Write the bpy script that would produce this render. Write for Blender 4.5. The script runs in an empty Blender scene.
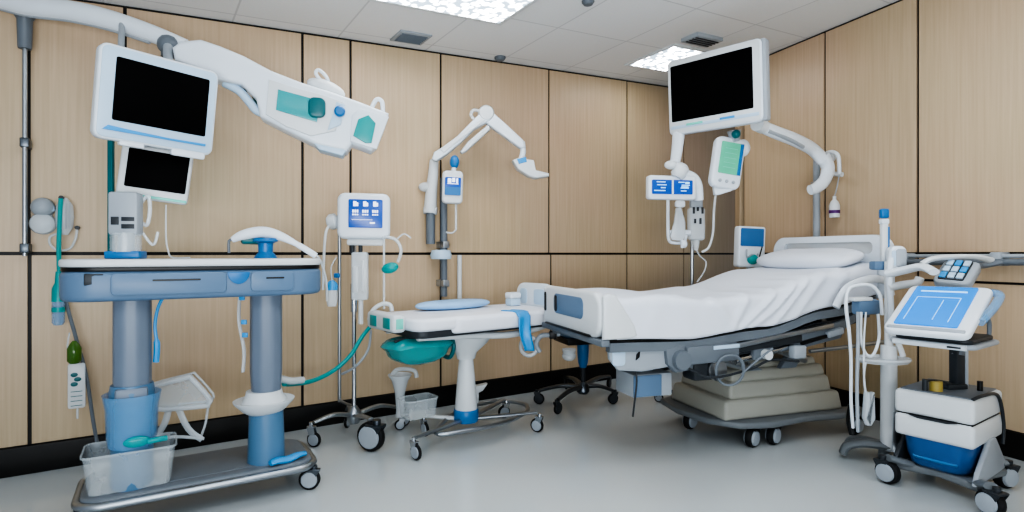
import bpy, bmesh, math, random
from mathutils import Matrix, Vector, noise
random.seed(7)
SC = bpy.context.scene
COL = SC.collection
F, CX, CY, EYE = 567.0, 512.0, 254.0, 1.17
V = Vector
PI = math.pi

def W(px, py, Y):                      # a photograph point at depth Y, in metres
    return V(((px-CX)/F*Y, Y, EYE-(py-CY)/F*Y))
def FL(px, py, z=0.0):                 # the point at height z that shows there
    Y = (EYE-z)*F/(py-CY)
    return W(px, py, Y)

# ---------------------------------------------------------------- materials
def lin(c):
    def f(v):
        v = v/255.0
        return v/12.92 if v <= .04045 else ((v+.055)/1.055)**2.4
    return (f(c[0]), f(c[1]), f(c[2]), 1)
MATS = {}
def mat(name, rgb, rough=.45, metal=0., alpha=1., emit=None, es=0., var=.06, scale=6., coat=0., bump=0., trans=0., ior=1.45):
    m = bpy.data.materials.new(name); m.use_nodes = True
    nt = m.node_tree; N = nt.nodes; L = nt.links
    b = N['Principled BSDF']
    c = lin(rgb)
    tc = N.new('ShaderNodeTexCoord'); nz = N.new('ShaderNodeTexNoise')
    nz.inputs['Scale'].default_value = scale; nz.inputs['Detail'].default_value = 4
    L.new(tc.outputs['Object'], nz.inputs['Vector'])
    mx = N.new('ShaderNodeMix'); mx.data_type = 'RGBA'
    mx.inputs['A'].default_value = tuple(v*(1-var) for v in c[:3])+(1,)
    mx.inputs['B'].default_value = tuple(min(1, v*(1+var)) for v in c[:3])+(1,)
    L.new(nz.outputs['Fac'], mx.inputs['Factor'])
    L.new(mx.outputs['Result'], b.inputs['Base Color'])
    b.inputs['Roughness'].default_value = rough
    b.inputs['Metallic'].default_value = metal
    b.inputs['Alpha'].default_value = alpha
    b.inputs['IOR'].default_value = ior
    if trans: b.inputs['Transmission Weight'].default_value = trans
    if coat: b.inputs['Coat Weight'].default_value = coat
    if emit:
        b.inputs['Emission Color'].default_value = lin(emit); b.inputs['Emission Strength'].default_value = es
    if bump:
        bp = N.new('ShaderNodeBump'); bp.inputs['Strength'].default_value = bump; bp.inputs['Distance'].default_value = .01
        L.new(nz.outputs['Fac'], bp.inputs['Height']); L.new(bp.outputs['Normal'], b.inputs['Normal'])
    MATS[name] = m
    return m
WHITE = mat('white_plastic', (216,224,232), .32, var=.03)
OFFW = mat('off_white_plastic', (208,213,216), .4, var=.04)
LGREY = mat('light_grey_plastic', (158,166,174), .42)
GREY = mat('grey_plastic', (106,114,122), .45)
DGREY = mat('dark_grey_plastic', (48,53,58), .45)
BLACK = mat('black_plastic', (14,15,17), .4)
RUBBER = mat('black_rubber', (22,23,25), .7)
CHROME = mat('chrome', (190,196,202), .18, 1.0, var=.04)
STEEL = mat('brushed_steel', (168,174,180), .34, 1.0, var=.08)
DSTEEL = mat('dark_steel', (96,102,108), .35, 1.0, var=.08)
SLATE = mat('slate_blue_plastic', (96,122,150), .4, var=.05)
SLATED = mat('slate_blue_shadowed', (104,124,144), .42, var=.05)
COLGREY = mat('column_grey_blue', (112,124,140), .38, var=.04)
ICEBLUE = mat('ice_blue_plastic', (180,204,224), .35, var=.04)
SKYBLUE = mat('sky_blue_plastic', (52,150,212), .35, var=.06)
BLUE = mat('medium_blue_plastic', (40,112,170), .35, var=.08)
DBLUE = mat('deep_blue_plastic', (22,82,140), .3, var=.12, coat=.4)
TEAL = mat('teal_plastic', (20,150,150), .35, var=.1)
DTEAL = mat('dark_teal_plastic', (18,98,104), .35, var=.1)
MINT = mat('mint_plastic', (110,205,190), .35, var=.06)
GREENLIQ = mat('green_liquid', (70,110,40), .2, var=.1)
AMBER = mat('amber_plastic', (170,150,80), .35)
CUSH = mat('pale_blue_vinyl', (150,190,228), .45)
SLEEVE = mat('steel_blue_plastic', (84,122,154), .35, var=.05)
SHEET = mat('white_cotton', (214,220,230), .85, var=.02, scale=120, bump=.05)
PADW = mat('white_vinyl', (228,232,240), .5, var=.02)
CLEAR = mat('clear_plastic', (225,235,240), .12, alpha=.3, var=.02)
FROST = mat('frosted_plastic', (226,234,240), .25, alpha=.55, var=.03)
CLEARBLUE = mat('clear_blue_plastic', (120,175,220), .15, alpha=.45, var=.05)
CLEARTEAL = mat('clear_teal_plastic', (20,165,170), .15, alpha=.72, var=.12)
SCRBLACK = mat('black_glass', (4,4,5), .6, var=.0); SCRBLACK.node_tree.nodes['Principled BSDF'].inputs['Specular IOR Level'].default_value = .08
SCRBLUE = mat('lit_blue_screen', (28,72,150), .25, emit=(28,84,170), es=.4, var=.1)
SCRCYAN = mat('lit_cyan_screen', (10,120,200), .55, emit=(8,130,215), es=.45, var=.15, scale=3)
SCRTEAL = mat('lit_green_screen', (84,170,140), .2, emit=(84,170,140), es=.3, var=.1)
SCRNAVY = mat('dim_navy_screen', (45,85,130), .2, emit=(50,100,150), es=.35, var=.1)
GLYPH = mat('lit_white_glyphs', (235,240,250), .4, emit=(225,235,255), es=.75, var=0)
GLYPHB = mat('lit_pale_blue_glyphs', (150,205,245), .4, emit=(150,205,245), es=.6, var=0)
BEIGEP = mat('pale_greige_plastic', (166,166,157), .5, var=.04)
PLATFORM = mat('grey_base_plastic', (112,118,122), .45, var=.06)
PURPLE = mat('purple_label', (90,40,110), .5)

# ---------------------------------------------------------------- mesh builder
def T(x=0, y=0, z=0): return Matrix.Translation((x, y, z))
def RZ(a): return Matrix.Rotation(a, 4, 'Z')
def RX(a): return Matrix.Rotation(a, 4, 'X')
def RY(a): return Matrix.Rotation(a, 4, 'Y')
I4 = Matrix.Identity(4)
def rrect(w, h, r, n=5, cx=0, cy=0):
    r = min(r, w/2-1e-4, h/2-1e-4); out = []
    for k, (sx, sy) in enumerate(((1,1),(-1,1),(-1,-1),(1,-1))):
        for i in range(n+1):
            a = k*PI/2 + i/n*PI/2
            out.append((cx+sx*(w/2-r)+r*math.cos(a), cy+sy*(h/2-r)+r*math.sin(a)))
    return out
def circle(r, n=24, cx=0, cy=0):
    return [(cx+r*math.cos(2*PI*i/n), cy+r*math.sin(2*PI*i/n)) for i in range(n)]
def smooth(pts, n=6, closed=False):
    P = [V(p) for p in pts]; m = len(P); out = []
    if m < 3: return P
    for i in range(m if closed else m-1):
        if closed: a, b, c, d = P[i-1], P[i], P[(i+1) % m], P[(i+2) % m]
        else: a, b, c, d = P[max(i-1,0)], P[i], P[i+1], P[min(i+2,m-1)]
        for k in range(n):
            t = k/n
            out.append(.5*((2*b)+(c-a)*t+(2*a-5*b+4*c-d)*t*t+(3*b-a-3*c+d)*t**3))
    if not closed: out.append(P[-1])
    return out

class MB:
    def __init__(s): s.bm = bmesh.new()
    def _merge(s, bm, M=None, mi=0):
        if M is not None: bm.transform(M)
        for f in bm.faces: f.material_index = mi
        bmesh.ops.recalc_face_normals(bm, faces=bm.faces)
        me = bpy.data.meshes.new('tmp'); bm.to_mesh(me); bm.free()
        s.bm.from_mesh(me); bpy.data.meshes.remove(me); return s
    def box(s, size, M=I4, bevel=0., seg=2, mi=0, taper=None):
        bm = bmesh.new(); bmesh.ops.create_cube(bm, size=1)
        for v in bm.verts:
            if taper and v.co.z > 0: v.co.x *= taper[0]; v.co.y *= taper[1]
            v.co = V((v.co.x*size[0], v.co.y*size[1], v.co.z*size[2]))
        if bevel: bmesh.ops.bevel(bm, geom=list(bm.edges), offset=bevel, segments=seg, profile=.5, affect='EDGES')
        if isinstance(M, (tuple, list, Vector)): M = T(*M)
        return s._merge(bm, M, mi)
    def prism(s, poly, y0, y1, M=I4, bevel=0., seg=2, mi=0, axis='Y'):
        # poly in local xz, swept along y (axis Z: poly in xy swept along z)
        bm = bmesh.new()
        def mk(p, t): return (p[0], t, p[1]) if axis == 'Y' else (p[0], p[1], t)
        a = [bm.verts.new(mk(p, y0)) for p in poly]; b = [bm.verts.new(mk(p, y1)) for p in poly]
        n = len(poly); fa = bm.faces.new(a); fb = bm.faces.new(b[::-1])
        for i in range(n): bm.faces.new((a[i], b[i], b[(i+1) % n], a[(i+1) % n]))
        bmesh.ops.recalc_face_normals(bm, faces=bm.faces)
        if bevel:
            es = list(set(list(fa.edges)+list(fb.edges)))
            bmesh.ops.bevel(bm, geom=es, offset=bevel, segments=seg, profile=.5, affect='EDGES')
        return s._merge(bm, M, mi)
    def loft(s, rings, mi=0, M=None, closed=False, caps=True):
        bm = bmesh.new(); R = [[bm.verts.new(p) for p in r] for r in rings]; n = len(R[0])
        for k in range(len(R) if closed else len(R)-1):
            A, B = R[k], R[(k+1) % len(R)]
            for i in range(n): bm.faces.new((A[i], A[(i+1) % n], B[(i+1) % n], B[i]))
        if caps and not closed: bm.faces.new(R[0]); bm.faces.new(R[-1][::-1])
        return s._merge(bm, M, mi)
    def lathe(s, prof, M=I4, n=28, mi=0, caps=True, sx=1, sy=1):
        rings = [[(max(r,1e-4)*math.cos(2*PI*i/n)*sx, max(r,1e-4)*math.sin(2*PI*i/n)*sy, z) for i in range(n)] for r, z in prof]
        return s.loft(rings, mi, M, caps=caps)
    def cyl(s, p0, p1, r0, r1=None, n=20, mi=0):
        p0, p1 = V(p0), V(p1); r1 = r0 if r1 is None else r1
        q = (p1-p0).to_track_quat('Z', 'Y').to_matrix().to_4x4(); L = (p1-p0).length
        return s.lathe([(r0, 0), (r1, L)], Matrix.Translation(p0) @ q, n, mi)
    def tube(s, pts, r, n=10, sm=6, closed=False, mi=0, flat=None):
        P = smooth(pts, sm, closed) if sm else [V(p) for p in pts]; m = len(P)
        rad = (lambda t: r) if not callable(r) else r
        rings = []; up = V((0, 0, 1)); prev = None
        for i, p in enumerate(P):
            if closed: d = P[(i+1) % m]-P[i-1]
            else: d = P[min(i+1, m-1)]-P[max(i-1, 0)]
            d = d.normalized() if d.length > 1e-9 else V((0, 0, 1))
            if prev is None: a = d.cross(up); a = d.cross(V((1,0,0))) if a.length < .05 else a
            else: a = prev - d*prev.dot(d)
            a.normalize(); prev = a; b = d.cross(a); rr = rad(i/max(1, m-1))
            ra, rb = (rr, rr) if flat is None else (rr*flat[0], rr*flat[1])
            rings.append([p + a*ra*math.cos(2*PI*k/n) + b*rb*math.sin(2*PI*k/n) for k in range(n)])
        return s.loft(rings, mi, None, closed)
    def ball(s, c, r, mi=0, M=None, n=16):
        bm = bmesh.new(); bmesh.ops.create_uvsphere(bm, u_segments=n, v_segments=max(6, n*2//3), radius=1)
        rr = r if isinstance(r, (tuple, list)) else (r, r, r)
        return s._merge(bm, (M or I4) @ T(*c) @ Matrix.Diagonal((rr[0], rr[1], rr[2], 1)), mi)
    def grid(s, nu, nv, f, mi=0, M=None):
        bm = bmesh.new(); vs = [[bm.verts.new(f(i/nu, j/nv)) for j in range(nv+1)] for i in range(nu+1)]
        for i in range(nu):
            for j in range(nv): bm.faces.new((vs[i][j], vs[i+1][j], vs[i+1][j+1], vs[i][j+1]))
        return s._merge(bm, M, mi)
    def build(s, name, mats, parent=None, world=True, angle=40):
        me = bpy.data.meshes.new(name)
        s.bm.to_mesh(me); s.bm.free()
        mats = mats if isinstance(mats, (list, tuple)) else [mats]
        for m in mats: me.materials.append(m)
        if len(me.polygons):
            me.polygons.foreach_set('use_smooth', [True]*len(me.polygons))
            me.set_sharp_from_angle(angle=math.radians(angle))
        o = bpy.data.objects.new(name, me); COL.objects.link(o)
        if parent is not None:
            R = ROOT[parent.name]
            if world: me.transform(R.inverted())
            o.parent = parent; ROOT[o.name] = R
        else: ROOT[o.name] = I4
        return o
ROOT = {}
def thing(name, label, cat, loc=(0,0,0), rz=0., group=None):
    o = bpy.data.objects.new(name, None); COL.objects.link(o)
    o.empty_display_size = .05
    o.location = loc; o.rotation_euler = (0, 0, rz)
    ROOT[o.name] = Matrix.Translation(V(loc)) @ RZ(rz)
    o['label'] = label; o['category'] = cat
    if group: o['group'] = group
    return o
def tag(o, label, cat, group=None, kind=None):
    o['label'] = label; o['category'] = cat
    if group: o['group'] = group
    if kind: o['kind'] = kind
    return o
def struct(o): o['kind'] = 'structure'; return o
def lab(o, t): o['label'] = t; return o
def single(name, mb, m, label, cat, group=None):      # a thing that is one mesh: its origin goes to its base
    o = mb.build(name, m)
    vs = [v.co for v in o.data.vertices]
    c = V((sum(v.x for v in vs)/len(vs), sum(v.y for v in vs)/len(vs), min(v.z for v in vs)))
    o.data.transform(Matrix.Translation(-c)); o.location = c
    ROOT[o.name] = Matrix.Translation(c)
    return tag(o, label, cat, group)
def plane(px, py, Y, yaw=0., pitch=0., roll=0.):
    return Matrix.Translation(W(px, py, Y)) @ RZ(yaw) @ RX(pitch) @ RY(roll)
def onp(M, pts):                                       # photograph outline -> local x,z on that plane
    Mi = M.inverted(); o = Mi @ V((0, 0, EYE)); out = []
    for px, py in pts:
        d = (Mi.to_3x3() @ V(((px-CX)/F, 1, -(py-CY)/F))); t = -o.y/d.y; q = o+d*t
        out.append((q.x, q.z))
    return out
def quad(pts, Ys):                                     # frame of a flat panel from its four corners
    a, b, c, d = [W(p[0], p[1], y) for p, y in zip(pts, Ys)]
    u = ((b-a)+(c-d)).normalized(); v = ((a-d)+(b-c)); v = (v-u*v.dot(u)).normalized(); n = v.cross(u)*1
    ctr = (a+b+c+d)/4
    y = v.cross(u); M = Matrix((u, y, v)).transposed().to_4x4(); M.translation = ctr
    return M, ((b-a).length+(c-d).length)/2, ((a-d).length+(b-c).length)/2

def caster(parent, p, r=.045, yaw=0., top=None, twin=True, hub=LGREY, fork=DSTEEL, name='caster', wheelw=None):
    """swivel caster under point p on the floor: fork part, wheel and hub sub-parts"""
    p = V(p); M = Matrix.Translation((p.x, p.y, 0)) @ RZ(yaw); top = top or r*2.6
    w = wheelw or r*.42; mb = MB()
    off = r*.45
    for s in (-1, 1):
        prof = [(-r*.25, r*.75), (r*.35, r*.75), (off+r*.5, top*.78), (off-r*.5, top*.82), (-r*.45, r*1.05)]
        mb.prism(prof, s*(w*.62)-.003, s*(w*.62)+.003, M, .001, 1)
    mb.box((r*1.2, w*1.5, r*.18), M @ T(off*.8, 0, top*.82), .003)
    mb.cyl(M @ V((off, 0, top*.8)), M @ V((off, 0, top)), r*.28, n=14)
    mb.cyl(M @ V((0, -w*.75, r)), M @ V((0, w*.75, r)), r*.16, n=12)
    f = mb.build(name, fork, parent)
    wm = MB(); MR = M @ T(0, 0, r) @ RX(PI/2)
    wm.lathe([(r*.62, -w*.5), (r*.9, -w*.5), (r, -w*.3), (r, w*.3), (r*.9, w*.5), (r*.62, w*.5)], MR, 26, caps=True)
    wm.build('wheel', RUBBER, f)
    hm = MB(); hm.lathe([(r*.3, -w*.86), (r*.72, -w*.78), (r*.78, -w*.6), (r*.78, w*.6), (r*.72, w*.78), (r*.3, w*.86)], MR, 24)
    hm.build('hub', hub, f)
    return f
# ================================================================ ROOM
U = V((.837, .547, 0)).normalized()        # along the left wall, away from the camera
NL = V((U.y, -U.x, 0))                     # its normal, into the room
LW0 = V((-2.58, 3.04, 0))
RW0 = V((2.44, 4.38, 0)); UR = V((.375, -.927, 0)).normalized()   # along the right wall, towards the camera
NR = V((UR.y, -UR.x, 0))                   # into the room (-x)
if NR.x > 0: NR = -NR
def ceilz(x, y): return 2.674+.06*x+.018*y
def wall_hit(px, P0, D):
    k = (px-CX)/F                          # x = k*y
    t = (k*P0.y-P0.x)/(D.x-k*D.y); return t
def onL(px, py, off=0.0):
    t = wall_hit(px, LW0, U); p = LW0+U*t; Y = p.y
    q = W(px, py, Y); return q + NL*off
def onR(px, py, off=0.0):
    t = wall_hit(px, RW0, UR); p = RW0+UR*t
    return W(px, py, p.y) + NR*off

def wood_mat():
    m = bpy.data.materials.new('beige_wood_veneer'); m.use_nodes = True; nt = m.node_tree; N = nt.nodes; L = nt.links
    b = N['Principled BSDF']; tc = N.new('ShaderNodeTexCoord'); mp = N.new('ShaderNodeMapping')
    mp.inputs['Scale'].default_value = (38, 38, 1.1); L.new(tc.outputs['Object'], mp.inputs['Vector'])
    n1 = N.new('ShaderNodeTexNoise'); n1.inputs['Scale'].default_value = 1.6; n1.inputs['Detail'].default_value = 6
    L.new(mp.outputs['Vector'], n1.inputs['Vector'])
    n2 = N.new('ShaderNodeTexNoise'); n2.inputs['Scale'].default_value = .9; L.new(tc.outputs['Object'], n2.inputs['Vector'])
    r = N.new('ShaderNodeValToRGB'); r.color_ramp.elements[0].position = .3; r.color_ramp.elements[1].position = .72
    r.color_ramp.elements[0].color = lin((190,167,138)); r.color_ramp.elements[1].color = lin((201,179,151))
    L.new(n1.outputs['Fac'], r.inputs['Fac'])
    mx = N.new('ShaderNodeMix'); mx.data_type = 'RGBA'; mx.blend_type = 'MULTIPLY'; mx.inputs['Factor'].default_value = .12
    L.new(r.outputs['Color'], mx.inputs['A']); L.new(n2.outputs['Color'], mx.inputs['B'])
    L.new(mx.outputs['Result'], b.inputs['Base Color']); b.inputs['Roughness'].default_value = .42
    return m
def floor_mat():
    m = bpy.data.materials.new('polished_grey_vinyl'); m.use_nodes = True; nt = m.node_tree; N = nt.nodes; L = nt.links
    b = N['Principled BSDF']; tc = N.new('ShaderNodeTexCoord')
    n1 = N.new('ShaderNodeTexNoise'); n1.inputs['Scale'].default_value = .7; n1.inputs['Detail'].default_value = 1; L.new(tc.outputs['Object'], n1.inputs['Vector'])
    n2 = N.new('ShaderNodeTexNoise'); n2.inputs['Scale'].default_value = 160; L.new(tc.outputs['Object'], n2.inputs['Vector'])
    r = N.new('ShaderNodeValToRGB'); r.color_ramp.elements[0].color = lin((188,195,198)); r.color_ramp.elements[1].color = lin((200,206,208))
    L.new(n1.outputs['Fac'], r.inputs['Fac'])
    mx = N.new('ShaderNodeMix'); mx.data_type = 'RGBA'; mx.blend_type = 'MULTIPLY'; mx.inputs['Factor'].default_value = .08
    L.new(r.outputs['Color'], mx.inputs['A']); L.new(n2.outputs['Color'], mx.inputs['B'])
    L.new(mx.outputs['Result'], b.inputs['Base Color'])
    mr = N.new('ShaderNodeMapRange'); mr.inputs['To Min'].default_value = .1; mr.inputs['To Max'].default_value = .16
    L.new(n1.outputs['Fac'], mr.inputs['Value']); L.new(mr.outputs['Result'], b.inputs['Roughness'])
    b.inputs['Specular IOR Level'].default_value = .5
    return m
def ceil_mat():
    m = bpy.data.materials.new('white_ceiling_tiles'); m.use_nodes = True; nt = m.node_tree; N = nt.nodes; L = nt.links
    b = N['Principled BSDF']; tc = N.new('ShaderNodeTexCoord'); mp = N.new('ShaderNodeMapping')
    mp.inputs['Rotation'].default_value = (0, 0, -math.atan2(U.y, U.x)); L.new(tc.outputs['Object'], mp.inputs['Vector'])
    mp.inputs['Location'].default_value = (.18, .13, 0)
    br = N.new('ShaderNodeTexBrick'); br.offset = 0; br.inputs['Scale'].default_value = 1
    br.inputs['Brick Width'].default_value = .66; br.inputs['Row Height'].default_value = .66; br.inputs['Mortar Size'].default_value = .006
    br.inputs['Color1'].default_value = lin((236,237,238)); br.inputs['Color2'].default_value = lin((230,232,233)); br.inputs['Mortar'].default_value = lin((208,210,212))
    L.new(mp.outputs['Vector'], br.inputs['Vector'])
    n2 = N.new('ShaderNodeTexNoise'); n2.inputs['Scale'].default_value = 90; L.new(tc.outputs['Object'], n2.inputs['Vector'])
    mx = N.new('ShaderNodeMix'); mx.data_type = 'RGBA'; mx.blend_type = 'MULTIPLY'; mx.inputs['Factor'].default_value = .1
    L.new(br.outputs['Color'], mx.inputs['A']); L.new(n2.outputs['Color'], mx.inputs['B'])
    L.new(mx.outputs['Result'], b.inputs['Base Color']); b.inputs['Roughness'].default_value = .9
    return m
WOOD = wood_mat(); FLOORM = floor_mat(); CEILM = ceil_mat()
SEAM = mat('black_seam', (12,11,11), .5)
REARW = mat('warm_grey_paint', (196,188,178), .7, var=.03)

# floor and ceiling cover one polygon
LA = LW0-U*3.2; LB = LW0+U*6.6                  # left wall from behind the frame to beyond the corner
RA = W(745, CY, 5.05); tA = wall_hit(745, RW0, UR); RA = RW0+UR*tA; RA.z = 0
RB = RW0+UR*5.6
RC = V((LA.x, LA.y, 0))+NL*4.4
foot = [LA, LB, V((LB.x+1.2, LB.y-1.6, 0)), V((RB.x+1.5, RB.y, 0)), RB, RC]
def slab(name, zf, m, thick):
    bm = bmesh.new()
    pts = [LA-U*.1-NL*.1, LB+U*.1-NL*.1, V((4.6, 6.0, 0)), RB+V((.9, -.3, 0)), RC+V((-.2, -.3, 0))]
    a = [bm.verts.new((p.x, p.y, zf(p.x, p.y))) for p in pts]; b = [bm.verts.new((p.x, p.y, zf(p.x, p.y)+thick)) for p in pts]
    bm.faces.new(a); bm.faces.new(b[::-1]); n = len(a)
    for i in range(n): bm.faces.new((a[i], a[(i+1) % n], b[(i+1) % n], b[i]))
    mb = MB(); mb._merge(bm); return struct(mb.build(name, m))
slab('floor', lambda x, y: 0, FLOORM, -.1)
slab('ceiling', ceilz, CEILM, .08)

def panel_wall(name, P0, D, Nn, t0, t1, seams_up, seams_lo, wide=()):
    """black backing with raised veneer panels; panel edges at distances along the wall"""
    mb = MB(); ang = math.atan2(D.y, D.x); sgn = 1 if D.cross(V((0,0,1))).dot(Nn) > 0 else -1
    def bx(a, b, z0, z1a, z1b, d0, d1, mi):
        bm = bmesh.new(); P = lambda t, d: P0+D*t+Nn*d; vs = []
        for d in (d0, d1):
            for t, z in ((a, z0), (b, z0), (b, z1b), (a, z1a)):
                q = P(t, d); vs.append(bm.verts.new((q.x, q.y, z)))
        for f in ((0,1,2,3),(4,5,6,7),(0,1,5,4),(1,2,6,5),(2,3,7,6),(3,0,4,7)): bm.faces.new([vs[i] for i in f])
        mb._merge(bm, None, mi)
    cz = lambda t: ceilz(*(P0+D*t).to_2d())
    bx(t0, t1, 0, cz(t0)+.02, cz(t1)+.02, -.1, 0.002, 1)
    for row, seams in ((1, seams_up), (0, seams_lo)):
        ed = [t0]+sorted(seams)+[t1]
        for a, b in zip(ed[:-1], ed[1:]):
            g = .009
            if row: bx(a+g, b-g, 1.182, cz(a)-.016, cz(b)-.016, 0, .014, 0)
            else: bx(a+g, b-g, .155, 1.163, 1.163, 0, .014, 0)
    return struct(mb.build(name, [WOOD, SEAM]))
up = [wall_hit(p, LW0, U) for p in (29, 125, 302, 350, 440, 548, 626)]
lo = [wall_hit(p, LW0, U) for p in (30, 302, 440, 550, 626)]
panel_wall('wall_left', LW0, U, NL, -3.2, 6.6, [-1.5]+up+[5.2], [-1.5]+lo+[5.2])
upr = [wall_hit(p, RW0, UR) for p in (826, 919)]
panel_wall('wall_right', RW0, UR, NR, tA, 5.6, upr+[2.6, 3.9], upr+[2.6, 3.9])
# return of the right wall into the recess
mb = MB(); p = RA - NR*.05 - UR*.6; 
mb.box((.1, 1.3, 2.9), Matrix.Translation(RA+V((.62, .1, 1.45))) @ RZ(math.radians(90)), .0)
struct(mb.build('wall_recess', WOOD))
def plainwall(name, a, b):
    mb = MB(); d = b-a; L = d.length; mb.box((L, .1, 3.1), Matrix.Translation((a+b)/2+V((0,0,1.5))) @ RZ(math.atan2(d.y, d.x))); return struct(mb.build(name, REARW))
#plainwall('wall_rear', RC+V((-.2,-.06,0)), RB+V((.3,-.06,0)))
#plainwall('wall_side', LA+U*-.06, RC+U*-.06)
def base(name, P0, D, Nn, t0, t1):
    mb = MB(); a = P0+D*t0; b = P0+D*t1; c = (a+b)/2+Nn*.02
    mb.box((t1-t0, .018, .15), Matrix.Translation((c.x, c.y, .075)) @ RZ(math.atan2(D.y, D.x)), .003); struct(mb.build(name, SEAM))
base('baseboard_left', LW0, U, NL, -3.2, 6.6)
base('baseboard_right', RW0, UR, NR, tA, 5.6)

# ceiling lights
def lit_mat():
    m = bpy.data.materials.new('lit_prismatic_diffuser'); m.use_nodes = True; nt = m.node_tree; N = nt.nodes; L = nt.links
    b = N['Principled BSDF']; tc = N.new('ShaderNodeTexCoord'); v = N.new('ShaderNodeTexVoronoi'); v.inputs['Scale'].default_value = 20
    L.new(tc.outputs['Object'], v.inputs['Vector'])
    r = N.new('ShaderNodeValToRGB'); r.color_ramp.elements[0].color = lin((255,255,255)); r.color_ramp.elements[1].color = (.035,.05,.065,1); r.color_ramp.elements[1].position = .62; r.color_ramp.elements[0].position = .3
    L.new(v.outputs['Distance'], r.inputs['Fac']); L.new(r.outputs['Color'], b.inputs['Emission Color'])
    b.inputs['Emission Strength'].default_value = LIGHT; b.inputs['Base Color'].default_value = (.8,.85,.9,1)
    return m
LIGHT = 15.0
LITM = lit_mat()
def ceiling_light(corner, du, dv, label):
    c = corner; a = math.atan2(U.y, U.x)
    n = V((-.06, -.018, 1)).normalized()
    z = ceilz(c.x, c.y)
    r = thing('ceiling_light', label, 'ceiling light', (c.x, c.y, z-.02), 0, 'ceiling light panels')
    u = (U - n*U.dot(n)).normalized(); v = n.cross(u)
    M = Matrix((u, v, n)).transposed().to_4x4(); M.translation = V((c.x, c.y, z-.006))
    mb = MB()
    for s in (-1, 1):
        mb.box((du, .03, .014), M @ T(0, s*(dv/2-.015), 0), .003); mb.box((.03, dv-.06, .014), M @ T(s*(du/2-.015), 0, 0), .003)
    mb.build('frame', OFFW, r)
    mb = MB(); mb.box((du-.06, dv-.06, .008), M @ T(0, 0, .001)); mb.build('diffuser', LITM, r)
    return r
def ceilpt(px, py):
    k = (px-CX)/F; d = -(py-CY)/F           # z = EYE+d*Y = a+b*k*Y+c*Y
    Y = (2.674-EYE)/(d-.06*k-.018); return V((k*Y, Y, 0))
c1 = ceilpt(499, 25); c2 = ceilpt(666, 71)
ceiling_light(c1 - U*.62 + NL*.33, 1.24, .62, 'large lit ceiling panel nearest the camera, top centre')
ceiling_light(c2 - U*.26 + NL*.27, .52, .56, 'small lit ceiling panel behind the tall right monitor')
for k, (du, dv) in enumerate(((-.7, 2.5), (1.3, 2.2))):  # extra panels added out of view to light the room
    ceiling_light(c1 + U*(du-.62) + NL*dv, 1.24, .62, ['lit ceiling panel above and behind the camera, left', 'lit ceiling panel above and behind the camera, middle', 'lit ceiling panel above the near end of the right wall'][k])
# vents and detectors
def ceilM(px, py):
    p = ceilpt(px, py); n = V((-.06, -.018, 1)).normalized(); u = (U-n*U.dot(n)).normalized(); v = n.cross(u)
    M = Matrix((u, v, n)).transposed().to_4x4(); M.translation = V((p.x, p.y, ceilz(p.x, p.y))); return M
M = ceilM(411, 37); t = thing('ceiling_vent', 'small square air vent in the ceiling above the left monitor arm', 'vent', M.translation)
mb = MB(); mb.box((.24, .2, .012), M @ T(0,0,-.006), .004); mb.build('frame', LGREY, t)
mb = MB()
for k in range(6): mb.box((.19, .012, .01), M @ T(0, -.065+k*.026, -.014) @ RX(.5))
mb.build('louver', GREY, t)
M = ceilM(500, 57); mb = MB(); mb.lathe([(.045, 0), (.045, -.012), (.03, -.03), (.0, -.032)], M, 24)
single('smoke_detector', mb, GREY, 'small round grey detector on the ceiling above the articulated arm', 'detector')
M = ceilM(588, 0.5); mb = MB(); mb.lathe([(.04, 0), (.04, -.012), (.028, -.028), (.0, -.03)], M, 24)
single('smoke_detector', mb, GREY, 'small round detector at the top edge beside the large ceiling light', 'detector')
M = ceilM(702, 38); t = thing('ceiling_vent', 'long air vent beside the small ceiling light at the right wall', 'vent', M.translation)
mb = MB(); mb.box((.3, .16, .03), M @ T(0,0,-.015), .004); mb.build('frame', LGREY, t)
mb = MB()
for k in range(4): mb.box((.26, .012, .01), M @ T(0, -.045+k*.03, -.032) @ RX(.5))
mb.build('louver', DGREY, t)

# camera and world
cam = bpy.data.cameras.new('camera'); co = bpy.data.objects.new('camera', cam); COL.objects.link(co)
co.location = (0, 0, EYE); co.rotation_euler = (PI/2, 0, 0)
cam.sensor_width = 36; cam.lens = 36*F/1024; cam.shift_y = -2/1024; cam.clip_start = .05
SC.camera = co
w = bpy.data.worlds.new('room_air'); SC.world = w; w.use_nodes = True
w.node_tree.nodes['Background'].inputs['Color'].default_value = (.72, .84, 1, 1); w.node_tree.nodes['Background'].inputs['Strength'].default_value = .4
SC.view_settings.view_transform = 'AgX'
SC.view_settings.look = 'AgX - High Contrast'
SC.view_settings.exposure = 0.12
# soft uplight added unseen behind the camera to brighten the ceiling
al = bpy.data.lights.new('uplight', 'AREA'); al.shape = 'RECTANGLE'; al.size = 3.0; al.size_y = 1.2; al.energy = 150; al.color = (.93, .97, 1)
ao = bpy.data.objects.new('uplight', al); COL.objects.link(ao); ao.location = (.3, -1.2, 1.0); ao.rotation_euler = (math.radians(145), 0, 0)
mb = MB(); a_ = onR(930, 283, 0); b_ = onR(1100, 283, 0); z_ = onR(1000, 283, 0).z
t0_ = wall_hit(921, RW0, UR); c_ = RW0+UR*(t0_+1.2)+NR*.012
mb.box((2.4, .012, .014), Matrix.Translation((c_.x, c_.y, z_)) @ RZ(math.atan2(UR.y, UR.x)))
struct(mb.build('trim_1', SEAM))
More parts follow.
